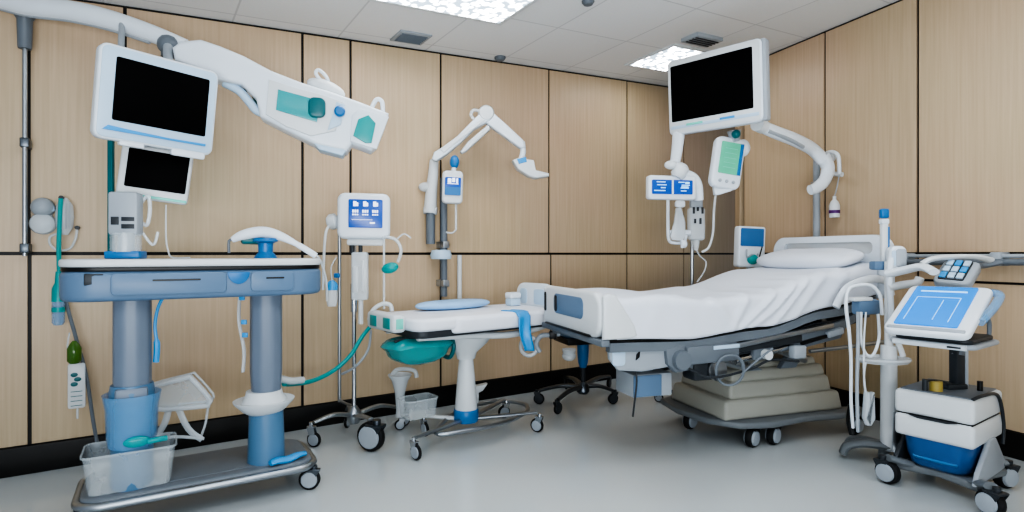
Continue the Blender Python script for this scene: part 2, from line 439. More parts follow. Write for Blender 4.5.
# ================================================================ SHARED: flat panel monitor
def monitor(label, pts, Ys, depth=.05, rim=(.05, .05, .05, .05), r=.03, body=WHITE, screen=SCRBLACK, name='monitor', group=None, bevel=.012, cat='monitor', strip=None, root=None, back=True, front=None):
    M, w, h = quad(pts, Ys)
    t = root or thing(name, label, cat, M @ V((0, 0, -h/2)), 0, group)
    mb = MB(); mb.prism(rrect(w, h, r), 0, depth, M, bevel, 3)
    if back: mb.prism(rrect(w*.7, h*.7, r), depth-.01, depth+.03, M, .012)
    hs = mb.build('housing', body, t)
    if front is not None:
        mb = MB(); mb.prism(rrect(w-.02, h-.02, r*.7), -.004, .003, M, .002); mb.build('bezel', front, hs)
    l, rr, tp, bt = [v for v in rim]
    sw, sh = w-l-rr, h-tp-bt; cx, cz = (l-rr)/2, (bt-tp)/2
    mb = MB(); mb.prism(rrect(sw, sh, min(.008, r*.4), 3, cx, cz), -.007, .004, M, .0015)
    sc = mb.build('screen', screen, t)
    return t, M, w, h, (cx, cz, sw, sh), sc
def glyphs(sc, M, rects, m, y=-.0085):
    mb = MB()
    for x, z, w, h in rects: mb.box((w, .002, h), M @ T(x, y, z), .0)
    return mb.build('screen_icons', m, sc)

# ================================================================ INSTRUMENT CART (left foreground)
CA = math.radians(32); CCX, CCY = -1.475, 2.70
cart = thing('instrument_cart', 'large slate blue two-column rolling instrument cart at the left front', 'cart', (CCX, CCY, 0), CA)
MC = ROOT[cart.name]
CL, CD = 1.06, .42
mb = MB()
mb.prism(rrect(CL, CD, .14, 8), 1.115, 1.148, MC, .01, 3, axis='Z'); lab(mb.build('table_top', OFFW, cart), 'pale grey rounded top')
mb = MB(); mb.prism(rrect(CL-.012, CD-.012, .135, 8), 1.098, 1.117, MC, .002, axis='Z'); mb.build('edge_seal', BLACK, cart)
mb = MB(); mb.prism(rrect(CL-.005, CD-.01, .13, 8), .972, 1.1, MC, .022, 3, axis='Z'); body = mb.build('drawer_housing', SLATE, cart)
fy = -CD/2
for x0, x1, lb in ((-.345, .085, 'wide left drawer front'), (.185, .375, 'narrow right drawer front')):
    mb = MB(); cx = (x0+x1)/2; w = x1-x0
    mb.prism(rrect(w, .094, .02), fy-.006, fy+.02, MC @ T(cx, 0, 1.043), .005); d = lab(mb.build('drawer', SLATE, cart), lb)
    mb = MB(); mb.prism(rrect(w*.42, .008, .003), fy-.008, fy-.004, MC @ T(cx+w*.05, 0, 1.058)); mb.build('grip_slot', BLACK, d)
mb = MB(); mb.box((.07, .02, .05), MC @ T(-.40, fy+.016, 1.065) , .006); mb.build('side_latch', DGREY, cart)
mb = MB(); mb.prism([(.135+.046*math.cos(a), 1.088+.055*math.sin(a)) for a in [PI+i*PI/16 for i in range(17)]], fy-.003, fy+.02, MC, .002); lab(mb.build('badge', BLUE, cart), 'half round blue badge between the drawers')
# base
mb = MB(); mb.prism(rrect(CL-.12, CD+.0, .09, 6, .01, .03), .105, .155, MC, .014, 3, axis='Z'); mb.build('base_plate', GREY, cart)
mb = MB(); P = rrect(CL-.10, CD+.02, .1, 6, .01, .03); mb.tube([MC @ V((x, y, .125)) for x, y in P], .018, 10, 0, True); mb.build('bumper_rail', STEEL, cart)
mb = MB(); mb.prism(rrect(CL-.24, CD-.12, .05, 6, .01, .03), .153, .157, MC, .001, axis='Z'); mb.build('base_mat', GREY, cart)
for sx in (-1, 1):
    for sy in (-1, 1): caster(cart, MC @ V((sx*(CL/2-.08)+.01, sy*(CD/2-.03)+.03, 0)), .052, CA+(2.6 if sx < 0 else -.5), .12)
# columns
def fluted(r, n=36, d=.03): return lambda z: [(r*(1+d*(1 if i % 4 < 2 else 0))*math.cos(2*PI*i/n), r*(1+d*(1 if i % 4 < 2 else 0))*math.sin(2*PI*i/n), z) for i in range(n)]
XL, YL = -.275, -.07; XR, YR = .275, -.055
f = fluted(.071); mb = MB(); mb.loft([f(.56), f(.99)], 0, MC @ T(XL, YL, 0)); lab(mb.build('column', COLGREY, cart), 'left fluted column')
mb = MB(); mb.lathe([(.08, .15), (.082, .17), (.078, .45), (.084, .5), (.086, .57), (.08, .6), (.074, .6)], MC @ T(XL, YL, 0), 36); lab(mb.build('column_sleeve', SLEEVE, cart), 'left lower sleeve')
mb = MB(); mb.box((.12, .05, .09), MC @ T(XL, YL-.06, .55), .012); mb.build('sleeve_block', COLGREY, cart)
f = fluted(.072); g = fluted(.062); mb = MB(); mb.loft([g(.42), f(.6), f(.99)], 0, MC @ T(XR, YR, 0)); lab(mb.build('column', COLGREY, cart), 'right fluted column')
mb = MB(); mb.lathe([(.088, .15), (.086, .17), (.078, .41), (.074, .43)], MC @ T(XR, YR, 0), 36); lab(mb.build('column_sleeve', SLEEVE, cart), 'right lower sleeve')
# collar ring of the right column
mb = MB(); mb.lathe([(.07, .41), (.09, .425), (.125, .465), (.128, .475), (.095, .467), (.078, .5), (.074, .52)], MC @ T(XR-.01, YR, -.02) , 36, sx=1.1); lab(mb.build('column_collar', OFFW, cart), 'white flared collar on the right column')

# translucent canister around the left sleeve
mb = MB(); prof = [(.087, .335), (.089, .36), (.094, .50), (.108, .555), (.111, .56), (.100, .50), (.095, .37), (.089, .335)]
mb.lathe(prof, MC @ T(XL, YL-.002, 0), 32); single('suction_canister', mb, CLEARBLUE, 'translucent blue canister cup around the left column of the cart', 'canister')
mb = MB(); q = MC @ V((XL+.02, YL-.106, .37)); mb.ball((0,0,0), (.05, .012, .024), M=Matrix.Translation(q) @ RZ(CA)); mb.tube([q+V((.045,.005,0)), q+V((.075,.02,.003)), q+V((.095,.05,.0))], .012)
single('teal_float', mb, CLEARTEAL, 'small teal oval piece on the front of the blue canister', 'canister part')

# clear bin on the base, front left
def open_bin(M, w, d, h, t=.004, flare=1.12):
    mb = MB(); n = len(rrect(w, d, .03))
    def R(k, z, ins=0): return [(x*k*(1-ins), y*k*(1-ins), z) for x, y in rrect(w, d, .03)]
    mb.loft([R(.97, 0), R(1, .01), R(flare, h), R(flare*1.04, h), R(flare*1.04, h-.008), R(flare*1.005, h-.008)], 0, M, caps=False)
    mb.loft([R(.97, .003), R(.97, .004)], 0, M)
    return mb
mb = open_bin(MC @ T(-.28, -.05, .158), .3, .2, .17)
mb.box((.1, .03, .006), MC @ T(-.33, .09, .33) , .002)
single('clear_bin', mb, CLEAR, 'clear plastic bin around the foot of the left cart column', 'bin')

# clear tray stand behind the left column, on the base
ts = thing('clear_tray_stand', 'see-through plastic tray on two splayed legs on the cart base', 'tray stand', FL(188, 442, .14))
MT = plane(180, 400, 2.86, math.radians(14))
tp = onp(MT, [(146,393),(148,388),(186,378),(192,379),(209,398),(208,404),(204,406),(150,409)])
mb = MB(); z0 = min(p[1] for p in tp)
mb.tube([MT @ V((x, 0, z)) for x, z in tp], .013, 8, 3, True); mb.tube([MT @ V((x, .07, z+.006)) for x, z in tp], .006, 8, 3, True)
mb.build('tray_rim', FROST, ts)
mb = MB(); mb.prism(tp, .01, .015, MT); mb.build('tray_panel', CLEAR, ts)
for a in ([(168,407),(163,425),(152,441)], [(176,407),(187,430),(201,441)]):
    q = onp(MT, a); mb = MB(); mb.tube([MT @ V((x, .02, z)) for x, z in q], .012, 8, 4, flat=(.5, 1.3)); mb.build('leg', FROST, ts)
q = onp(MT, [(206,404),(203,425),(198,440)]); mb = MB(); mb.tube([MT @ V((x, .05, z)) for x, z in q], .006, 8, 4); mb.build('leg', FROST, ts)
q = onp(MT, [(150,441),(175,438),(203,440)]); mb = MB(); mb.tube([MT @ V((x, .02, z)) for x, z in q], .008, 8, 4); mb.build('foot_bar', FROST, ts)

# blue handpiece on the base
pa, pb = MC @ V((XR+.0, YR-.115, .159)), MC @ V((XR+.17, YR-.06, .159)); mb = MB()
mb.tube([pa+(pb-pa)*t+V((0, 0, .012+.004*math.sin(t*9))) for t in (0, .2, .5, .8, 1)], lambda t: .016+.008*math.sin(PI*min(1, t*1.15)), 12, 5, flat=(1.2, .7))
single('handpiece', mb, SKYBLUE, 'bright blue handpiece lying at the right end of the cart base', 'handpiece')

# ---- objects on the cart top
ZT = 1.149
def onC(x, y, z=ZT): return MC @ V((x, y, z))
ms = thing('monitor_stand', 'small black-screened monitor on a post at the left of the cart top', 'monitor', onC(-.31, -.02))
p0 = W(125, 258, 2.5)
YM = onC(-.31, -.02).y
t, M, w, h, scr, sc = monitor('', [(120,143),(191,152),(189,207),(117,194)], (YM+.08, YM+.2, YM+.2, YM+.08), .045, (.03,.012,.02,.05), .015, OFFW, root=ms)
mb = MB(); mb.box((w*.96, .004, .012), M @ T(.004, -.003, -h/2+.014), .001); mb.build('light_strip', MINT, ms)
mb = MB(); mb.tube([M @ V((-w*.42, -.01, h/2+.004)), M @ V((0, -.012, h/2+.008)), M @ V((w*.2, -.01, h/2+.003))], .008); mb.build('top_clip', WHITE, ms)
mb = MB(); a = W(111, 256, YM+.1); mb.box((.024, .02, .62), T(a.x, a.y, ZT+.31), .004); mb.build('post', DTEAL, ms)
mb = MB(); a = W(126, 215, YM); mb.box((.115, .08, .19), T(a.x, a.y, a.z+.005) @ RZ(.25), .012); cb = mb.build('control_box', LGREY, ms)
mb = MB()
for dx, dz, ww, hh in ((-.028, -.028, .03, .035), (.022, -.02, .05, .018), (.022, -.052, .05, .02)): mb.box((ww, .004, hh), T(a.x, a.y, a.z) @ RZ(.25) @ T(dx, -.042, dz), .001)
mb.build('button', DGREY, cb)
mb = MB(); b = W(126, 256, YM); mb.lathe([(.06, ZT+.03), (.06, a.z-.08), (.052, a.z-.08), (.052, ZT+.03)], T(a.x, a.y, 0), 26); mb.build('clear_neck', CLEAR, ms)
mb = MB(); mb.cyl((a.x, a.y, ZT+.02), (a.x, a.y, a.z-.06), .03); mb.build('inner_stem', LGREY, ms)
mb = MB(); mb.box((.135, .1, .034), T(a.x, a.y, ZT+.017) @ RZ(.25), .006); mb.build('foot', BLUE, ms)
mb = MB(); c = [W(x, y, YM+.05) for x, y in ((140,204),(148,196),(150,210),(147,225),(141,222))]
mb.tube(c, .008, 8, 5); c = [W(x, y, YM+.05) for x, y in ((142,232),(153,245),(158,232))]; mb.tube(c, .006, 8, 5); mb.build('side_clip', FROST, ms)
mb = MB(); mb.tube([W(166, 205, YM+.2), W(166, 236, YM+.18), W(168, 250, YM+.17), onC(-.12, .08, ZT+.004), onC(-.05, .03, ZT+.004)], .0035, 6, 6)
mb.build('cable', OFFW, ms)

hs = thing('handpiece_cradle', 'curved white handle resting on a blue cradle at the right of the cart top', 'cradle', onC(.28, .0))
YH = onC(.28, 0).y
mb = MB(); mb.lathe([(.055, 0), (.05, .012), (.034, .03), (.036, .075), (.06, .085), (.055, .1)], Matrix.Translation(onC(.28, 0)), 24); mb.build('cradle_base', BLUE, hs)
mb = MB(); a = W(253, 240, YH); mb.box((.11, .06, .045), T(*a) @ RZ(.5), .014); mb.build('dock', DTEAL, hs)
mb = MB(); mb.tube([W(x, y, YH+dy) for x, y, dy in ((232,240,-.06),(243,235,-.05),(262,232,-.02),(280,236,.01),(300,246,.04),(316,256,.07))], lambda t: .011+.012*math.sin(PI*min(1, t*1.3)) if t < .77 else .013, 12, 6, flat=(.65, 1.2)); mb.build('handle', WHITE, hs)
mb = MB(); mb.tube([W(x, y, YH-.06) for x, y in ((233,240),(229,241),(229,253))], .007, 8, 3); mb.build('hook', GREY, hs)
# hose of the cart, drawn from the end of the handle down to the drip chamber
mb = MB(); mb.tube([W(x, y, Y) for x, y, Y in ((316,255,YH+.07),(321,262,YH+.08),(326,280,YH+.12),(327,300,YH+.2))], .006, 8, 6); 
single('handle_hose', mb, FROST, 'thin white hose hanging off the right end of the cart top', 'hose')
# blue lead under the drawer housing
mb = MB(); mb.tube([W(x, y, 2.55) for x, y in ((164,296),(158,308),(155,326),(157,345),(156,362))], lambda t: .007+.006*(t > .7), 8, 6)
single('blue_lead', mb, SKYBLUE, 'blue lead hanging from under the cart drawer beside left column', 'cable')
# ruler strip by the right column
sr = thing('tubing_strip', 'narrow clear strip with blue clips along the right cart column', 'tubing', W(241, 356, 2.72))
mb = MB(); mb.tube([W(x, y, 2.72) for x, y in ((240,294),(239,320),(244,350),(243,372))], .016, 8, 6, flat=(1, .3)); st = mb.build('strip', FROST, sr)
mb = MB()
for x, y in ((241,298),(243,322),(244,335)): a = W(x+1, y, 2.70); mb.box((.025, .012, .022), T(*a), .003)
mb.build('clip', SKYBLUE, sr)

# ================================================================ LEFT BOOM
bm_ = thing('boom_arm', 'long white overhead boom arm with teal windows reaching from the left wall pole', 'boom arm', onL(28, 254, .02))
PP = onL(28, 440, .1)
mb = MB(); mb.cyl((PP.x, PP.y, 1.16), (PP.x, PP.y, 2.3), .011); mb.build('pole', STEEL, bm_)
for z in (1.2, 1.75):
    mb = MB(); mb.box((.04, .1, .05), T(PP.x, PP.y, z) @ T(-NL.x*.035, -NL.y*.035, 0) @ RZ(math.atan2(U.y, U.x)), .006); mb.build('wall_bracket', DSTEEL, bm_)
zc = W(28, 20, PP.y).z
mb = MB(); mb.lathe([(.028, zc-.15), (.03, zc-.14), (.034, zc), (.045, zc+.02)], T(PP.x, PP.y, 0), 20); mb.build('pole_socket', GREY, bm_)
mb = MB(); B = [(-60,-12,2.9),(-8,-3,2.89),(28,6,2.88),(70,11,2.88),(110,20,2.89),(150,33,2.90),(185,47,2.92)]
mb.tube([W(*b) for b in B], lambda t: .052 if t < .6 else .052-.012*(t-.6)/.4, 16, 6, flat=(.8, 1)); mb.build('boom_tube', WHITE, bm_)
mb = MB(); mb.tube([W(x, y+9, Y-.0) for x, y, Y in B[1:6]], .012, 8, 5); mb.build('boom_rail', LGREY, bm_)
# two hangers and hinge
for x0, y0, y1 in ((122,22,50),):
    mb = MB(); a = W(x0, y0, 2.88); b = W(x0-1, y1, 2.75); mb.tube([a, b], .014, 10, 0); mb.build('hanger', LGREY, bm_)
mb = MB(); a = W(168, 45, 2.88); mb.ball(a, .05); mb.cyl(a+V((0,0,-.06)), a+V((0,0,.04)), .032); mb.build('hinge', GREY, bm_)
MH = plane(280, 85, 2.98, math.radians(16))
sh = onp(MH, [(176,52),(184,46),(204,44),(222,50),(246,60),(272,74),(300,85),(335,96),(360,105),(388,116),(385,128),(377,148),(371,153),(352,146),(347,154),(318,148),(285,132),(262,120),(258,102),(244,88),(222,84),(196,72),(178,64)])
mb = MB(); mb.prism(sh, -.075, .075, MH, .02, 3); hd = mb.build('head_shell', WHITE, bm_)
def face(poly, d0, d1, bv, name, m, par, lb=None):
    mb = MB(); mb.prism(onp(MH, poly), d0, d1, MH, bv); o = mb.build(name, m, par)
    if lb: lab(o, lb)
    return o
face([(271,84),(300,93),(327,100),(343,106),(336,134),(312,139),(288,130),(268,118)], -.085, -.07, .004, 'side_plate', OFFW, bm_)
face([(280,94),(321,105),(318,126),(278,114)], -.092, -.08, .003, 'window', CLEARTEAL, bm_, 'wide teal window')
mb = MB(); c = onp(MH, [(318,112)])[0]; mb.prism(rrect(.085, .105, .03, 6, c[0], c[1]), -.11, -.08, MH, .012); lab(mb.build('window', DTEAL, bm_), 'dark teal rounded lens')
face([(337,106),(345,109),(341,128),(328,134)], -.092, -.072, .003, 'blade', ICEBLUE, bm_)
mb = MB(); c = onp(MH, [(340,116)])[0]; mb.lathe([(.028, 0), (.028, .022), (.02, .03)], MH @ T(c[0], -.09, c[1]) @ RX(PI/2), 22); lab(mb.build('knob', BLUE, bm_), 'round blue knob')
face([(358,123),(368,119),(375,127),(371,146),(365,146),(353,139)], -.095, -.07, .003, 'window', TEAL, bm_, 'green end window')
face([(352,118),(360,112),(388,120),(376,152),(350,144)], -.082, -.06, .006, 'end_cap', WHITE, bm_)
face([(312,143),(348,150),(343,158),(320,152)], -.07, .05, .01, 'lower_fin', ICEBLUE, bm_)
# bulges and hooks along the top
mb = MB(); c = MH @ V((onp(MH, [(326,88)])[0][0], .02, onp(MH, [(326,88)])[0][1])); mb.ball((0,0,0), (.11, .06, .045), M=T(*c) @ RY(.38)); mb.build('top_cover', OFFW, bm_)
mb = MB(); mb.tube([MH @ V((x, 0, z)) for x, z in onp(MH, [(331,92),(327,78),(319,70),(316,74),(324,84)])], .009, 8, 6); mb.build('hook', WHITE, bm_)
mb = MB(); mb.tube([MH @ V((x, 0, z)) for x, z in onp(MH, [(370,112),(376,100),(382,102),(383,116)])], .012, 8, 6); mb.build('hook', WHITE, bm_)
# lower curved handle
mb = MB(); mb.tube([MH @ V((x, -.02, z)) for x, z in onp(MH, [(225,84),(240,92),(250,103),(258,112),(272,117)])], .022, 12, 6); mb.build('grab_handle', ICEBLUE, bm_)
mb = MB(); mb.tube([MH @ V((x, .03, z)) for x, z in onp(MH, [(236,84),(250,89),(256,98),(266,112)])], .016, 12, 6); mb.build('grab_handle', DTEAL, bm_)

t, M, w, h, scr, sc = monitor('big white monitor with black screen hanging tilted from the left boom arm', [(103,42),(222,72),(210,157),(90,135)], (2.36, 2.72, 2.72, 2.36), .065, (.06,.042,.048,.085), .035, WHITE, front=ICEBLUE)
mb = MB(); mb.prism([(-w*.44, -h*.40), (w*.42, -h*.40), (w*.42, -h*.372), (w*.1, -h*.378), (-w*.2, -h*.365), (-w*.4, -h*.35)], -.012, 0, M, .002); mb.build('light_strip', SKYBLUE, t)
mb = MB(); mb.prism(rrect(w*.3, .03, .01, 4, w*.28, -h/2-.008), -.0, .03, M, .004); mb.build('lower_bracket', WHITE, t)
mb = MB(); mb.prism(rrect(w*.2, .02, .008, 4, -w*.2, -h/2-.006), 0, .03, M, .004); mb.build('lower_bracket', WHITE, t)
mb = MB(); a = M @ V((.02, .1, h*.2)); b = W(168, 47, 2.84); mb.tube([a, a+V((0,.06,.06)), b], .022, 12, 5); mb.build('mount_arm', LGREY, t)

# ================================================================ LEFT WALL FITTINGS
ow = thing('suction_regulator', 'cluster of two round clear gauges mounted on the left wall panel', 'wall gauge', onL(47, 226, .016))
for py, r_, m in ((208, .052, LGREY), (224, .058, GREY)):
    c = onL(44, py, .05); mb = MB(); R = Matrix.Translation(c) @ RZ(math.atan2(U.y, U.x)) @ RX(PI/2)
    mb.lathe([(r_, -.035), (r_, .0), (r_*.9, .02), (r_*.5, .035), (0, .038)], R, 24); mb.build('gauge', m if py < 210 else FROST, ow)
mb = MB(); mb.tube([onL(x, y, .06) for x, y in ((36,206),(44,203),(52,206),(54,212))], .012, 8, 5); mb.build('gauge_bridge', ICEBLUE, ow)
mb = MB(); c = onL(46, 218, .025); mb.box((.06, .03, .16), Matrix.Translation(c) @ RZ(math.atan2(U.y, U.x)), .008); mb.build('backplate', OFFW, ow)
fm = thing('flow_meter', 'ribbed grey oval flow meter on the left wall above the teal tube', 'flow meter', onL(65, 235, .016))
mb = MB(); c = onL(66, 217, .06)
mb.lathe([(.015, -.1), (.036, -.06), (.042, 0), (.036, .06), (.012, .1)], Matrix.Translation(c), 24)
mb.build('meter_body', FROST, fm)
mb = MB()
for k in range(4): mb.tube([c+U*(-.022+.015*k)+NL*.04+V((0,0,z)) for z in (-.07, 0, .07)], .003, 6, 3)
mb.build('rib', LGREY, fm)
mb = MB(); mb.cyl(onL(63, 199, .016), onL(63, 199, .09), .012); mb.cyl(onL(65, 217, .014), onL(65, 217, .06), .015); mb.build('wall_peg', DGREY, fm)
hk = thing('wall_hook', 'small hook with a looped clear tube beside the flow meter on the left wall', 'hook', onL(78, 230, .015))
mb = MB(); mb.cyl(onL(78, 228, .014), onL(78, 228, .06), .011); mb.build('peg', DGREY, hk)
mb = MB(); mb.tube([onL(x, y, o) for x, y, o in ((78,230,.05),(76,240,.05),(70,249,.04),(58,250,.04),(51,244,.04),(51,237,.03),(58,234,.03))], .006, 8, 6); mb.build('tube_loop', FROST, hk)
# teal tube with bottle and drip bag, hanging from the flow meter
tt = thing('teal_tube', 'teal and grey tube running down the left wall from the flow meter to the floor', 'tube', onL(100, 440, .1))
mb = MB(); mb.tube([onL(x, y, o) for x, y, o in ((63,200,.1),(62,222,.1),(61,250,.1),(62,282,.1))], .011, 8, 6); mb.build('upper_tube', TEAL, tt)
mb = MB(); mb.tube([onL(x, y, o) for x, y, o in ((62,268,.1),(68,300,.1),(78,335,.12),(88,372,.12),(95,415,.14),(100,440,.16))], .009, 8, 6); mb.build('lower_tube', GREY, tt)
mb = MB(); a = onL(100, 441, .16); mb.box((.07, .03, .03), T(*a), .006); mb.build('tube_clamp', BLACK, tt)
db = thing('teal_vial', 'teal capped clear vial hanging by the tube near the cart end', 'vial', onL(61, 326, .12))
c = onL(61, 300, .12)
mb = MB(); mb.lathe([(.012, .16), (.016, .1), (.028, .07), (.03, .0)], Matrix.Translation(c), 20); mb.build('cap', TEAL, db)
mb = MB(); mb.lathe([(.028, 0), (.028, -.11), (.02, -.125), (0, -.126)], Matrix.Translation(c), 20); mb.build('barrel', CLEARBLUE, db)
mb = MB(); mb.lathe([(.0295, -.03), (.0295, -.055)], Matrix.Translation(c), 20); mb.build('band', TEAL, db)
gb = thing('drip_chamber', 'olive green bottle over a clear label tag on the grey tube, left wall', 'bottle', onL(79, 405, .15))
c = onL(77, 350, .15)
mb = MB(); mb.lathe([(.008, .07), (.02, .055), (.032, .03), (.032, -.035), (.02, -.05)], Matrix.Translation(c), 20); mb.build('bottle', GREENLIQ, gb)
MG = Matrix.Translation(c) @ RZ(math.atan2(U.y, U.x)); mb = MB(); mb.prism(rrect(.075, .24, .012, 4, .01, -.17), -.006, .006, MG, .002); tg = mb.build('tag', FROST, gb)
mb = MB()
for x, z in ((.0, -.11), (.015, -.135), (.0, -.16)): mb.ball((x, -.009, z), (.016, .002, .012), M=MG)
for z in (-.2, -.225, -.25, -.275): mb.box((.05, .002, .003), MG @ T(.01, -.007, z))
lab(mb.build('tag_print', DTEAL, tg), 'green print on the tag')
mb = MB(); mb.tube([onL(x, y, .13) for x, y in ((72,330),(70,345),(73,362))], .004, 6, 5); mb.tube([onL(x, y, .15) for x, y in ((80,402),(80,412))], .005, 6, 0); mb.build('loop', FROST, gb)
# ================================================================ INFUSION STAND (left of the table)
st = thing('infusion_stand', 'chrome infusion stand with big front wheel carrying a square blue-screened pump', 'stand', FL(352, 432))
SB = W(354, 412, 3.62); SB.z = 0
mb = MB(); mb.cyl((SB.x, SB.y, .1), (SB.x, SB.y, 1.3), .014, n=16); mb.cyl((SB.x, SB.y, .8), (SB.x, SB.y, .98), .022, n=16); mb.build('pole', CHROME, st)
q = W(339.5, 400, 3.72)
mb = MB(); mb.cyl((q.x, q.y, .2), (q.x, q.y, 1.42), .011); mb.tube([V((q.x, q.y, .3)), V((q.x, q.y, .22)), V(((q.x+SB.x)/2, (q.y+SB.y)/2, .2)), V((SB.x, SB.y, .2))], .009); lab(mb.build('pole', STEEL, st), 'thin second pole')
mb = MB(); mb.lathe([(.02, .2), (.04, .17), (.045, .12), (.03, .09)], T(SB.x, SB.y, 0), 20); mb.build('hub', STEEL, st)
c1_, c2_, c3_ = FL(314, 447), FL(371, 451), FL(404, 426); c4_ = V((SB.x-.1, SB.y+.2, 0))
for e, tz in ((c1_, .15), (c2_, .19), (c3_, .12), (c4_, .12)):
    mb = MB(); m = (SB+e)/2; mb.tube([V((SB.x, SB.y, .14)), V((m.x, m.y, .17)), V((e.x, e.y, tz))], lambda t: .02-.007*t, 10, 6, flat=(1.3, .8)); mb.build('leg', STEEL, st)
caster(st, c1_, .045, 2.9, .15, fork=CHROME); caster(st, c2_, .088, -.35, .19, hub=LGREY, fork=DSTEEL, wheelw=.045); caster(st, c3_, .04, .4, .12); caster(st, c4_, .04, 1.4, .12)
pm, M, w, h, scr, sc = monitor('white square infusion pump with lit blue icon screen on the chrome stand', [(336,192),(389,194),(391,239),(338,239)], (3.50, 3.56, 3.56, 3.50), .09, (.068,.045,.04,.07), .045, WHITE, SCRBLUE, name='infusion_pump', cat='infusion pump', bevel=.02, back=False)
cx, cz, sw, sh_ = scr
rects = []
for i in range(3):
    x = cx-sw*.30+i*sw*.29; rects += [(x-.003, cz+sh_*.34, .018, .03), (x+.012, cz+sh_*.32, .01, .022)]
    rects += [(x+(k-1)*.013, cz+sh_*z, .009, hh) for k in range(3) for z, hh in ((.08, .017), (-.04, .008))]
rects += [(cx+sw*.2, cz-sh_*.33, .03, .01), (cx-sw*.1, cz-sh_*.22, sw*.6, .002)]
glyphs(sc, M, rects, GLYPH)
mb = MB(); a = W(331, 222, 3.56); mb.lathe([(.035, -.02), (.05, 0), (.05, .03), (.03, .045)], Matrix.Translation(a) @ RY(PI/2-.2), 20); lab(mb.build('side_knob', OFFW, pm), 'round white side knob')
mb = MB(); mb.prism(rrect(w*.7, .04, .015), .01, .06, M @ T(.01, 0, -h/2-.02), .006); mb.build('lower_clamp', FROST, pm)
for dx in (-.07, -.02): 
    mb = MB(); a = M @ V((dx, .03, -h/2-.03)); mb.cyl(a, a+V((0,0,-.06)), .013); mb.build('connector', DGREY, pm)
pb = thing('syringe_module', 'clear syringe module clipped on the stand pole below the square pump', 'syringe pump', W(359, 302, 3.55))
a = W(360, 276, 3.55); mb = MB(); mb.box((.1, .05, .3), T(*a), .012); mb.build('case', FROST, pb)
mb = MB(); mb.box((.03, .01, .16), T(a.x-.02, a.y-.028, a.z-.02), .004); mb.box((.015, .01, .2), T(a.x+.025, a.y-.028, a.z), .004) ; mb.build('syringe_barrel', OFFW, pb)
mb = MB(); mb.cyl(a+V((.005, 0, -.15)), a+V((.005, 0, -.3)), .015); mb.build('outlet', FROST, pb)
# hoses
mb = MB(); mb.tube([W(x, y, Y) for x, y, Y in ((331,224,3.55),(326,232,3.5),(324,255,3.5),(323,290,3.5))], .008, 8, 6)
single('pump_hose', mb, OFFW, 'white hose drooping from the left knob of the square pump', 'hose')
dc = thing('drip_vial', 'small clear drip vial with a light blue cap left of the chrome stand', 'vial', W(332, 307, 3.5))
c = W(332, 290, 3.5); mb = MB(); mb.lathe([(.012, .06), (.028, .045), (.034, .03), (.034, .0)], Matrix.Translation(c), 20); mb.build('cap', SKYBLUE, dc)
mb = MB(); mb.lathe([(.033, 0), (.033, -.07), (.026, -.1), (0, -.102)], Matrix.Translation(c), 20); mb.build('barrel', FROST, dc)
mb = MB(); mb.tube([c+V((0,0,.06)), c+V((-.005,0,.14)), c+V((.02,0.02,.2))], .004); mb.build('neck_tube', FROST, dc)
mb = MB(); mb.box((.035, .02, .03), Matrix.Translation(c+V((.03, 0, .09))), .006); mb.build('blue_valve', BLUE, dc)
rt = thing('breathing_tube', 'white looped tube with a teal bulb hanging right of the square pump', 'tube', W(384, 300, 3.55))
mb = MB(); mb.tube([W(x, y, 3.56) for x, y in ((374,236),(386,237),(396,240),(401,250),(398,262))], .01, 8, 6); mb.tube([W(x, y, 3.58) for x, y in ((396,240),(404,234),(411,238))], .005, 8, 5); mb.build('loop', FROST, rt)
mb = MB(); c = W(390, 268, 3.55); mb.ball((0,0,0), (.055, .03, .034), M=Matrix.Translation(c) @ RY(-.25)); mb.build('bulb', TEAL, rt)
mb = MB(); mb.tube([W(384, y, 3.56) for y in (238, 270, 300, 309)], .007, 8, 3); mb.build('line', FROST, rt)
mb = MB(); mb.tube([W(x, y, Y) for x, y, Y in ((374,322,3.62),(362,337,3.55),(350,356,3.5),(333,371,3.45),(312,381,3.3),(292,384,3.1),(284,384,2.98))], .013, 10, 6)
single('teal_hose', mb, TEAL, 'thick teal hose sweeping from the exam table to the cart column', 'hose')
mb = MB(); mb.tube([W(x, y, Y) for x, y, Y in ((371,330,3.62),(368,350,3.58),(356,366,3.55),(342,374,3.6))], .008, 8, 6)
single('thin_grey_hose', mb, LGREY, 'thin pale hose curving from the table end behind the chrome stand', 'hose')
cx_ = thing('tube_connector', 'clear tube connector lying against the white collar of the cart column', 'connector', W(284, 388, 2.98))
mb = MB(); mb.tube([W(x, y, Y) for x, y, Y in ((302,380,3.15),(290,381,3.02),(277,378,2.95))], .02, 10, 4); mb.build('sleeve', FROST, cx_)

# ================================================================ EXAM TABLE
EA = math.radians(38); EC = V((-.27, 3.72, 0))
et = thing('exam_table', 'small white padded exam table on a tapered pedestal and chrome wheeled frame', 'table', EC, EA)
ME = ROOT[et.name]
mb = MB(); P = rrect(1.1, .54, .09, 6)
mb.prism(P, .725, .80, ME, .024, 4, axis='Z'); pad = mb.build('pad', PADW, et)
mb = MB(); mb.prism(rrect(.86, .54, .07, 6, .115), .70, .792, ME @ T(0, -.012, 0), .02, 3, axis='Z'); mb.build('pad_cover', ICEBLUE if 0 else PADW, pad)
mb = MB(); mb.prism(rrect(1.06, .5, .08, 6), .685, .728, ME, .006, axis='Z'); mb.build('deck', DGREY, et)
mb = MB()
for s in (-1, 1): mb.tube([ME @ V((x, s*.2, z)) for x, z in ((-.5, .69), (-.2, .675), (.2, .65), (.55, .7))], .022, 10, 6)
mb.tube([ME @ V((.55, y, .7)) for y in (-.2, 0, .2)], .02)
mb.build('under_frame', OFFW, et)
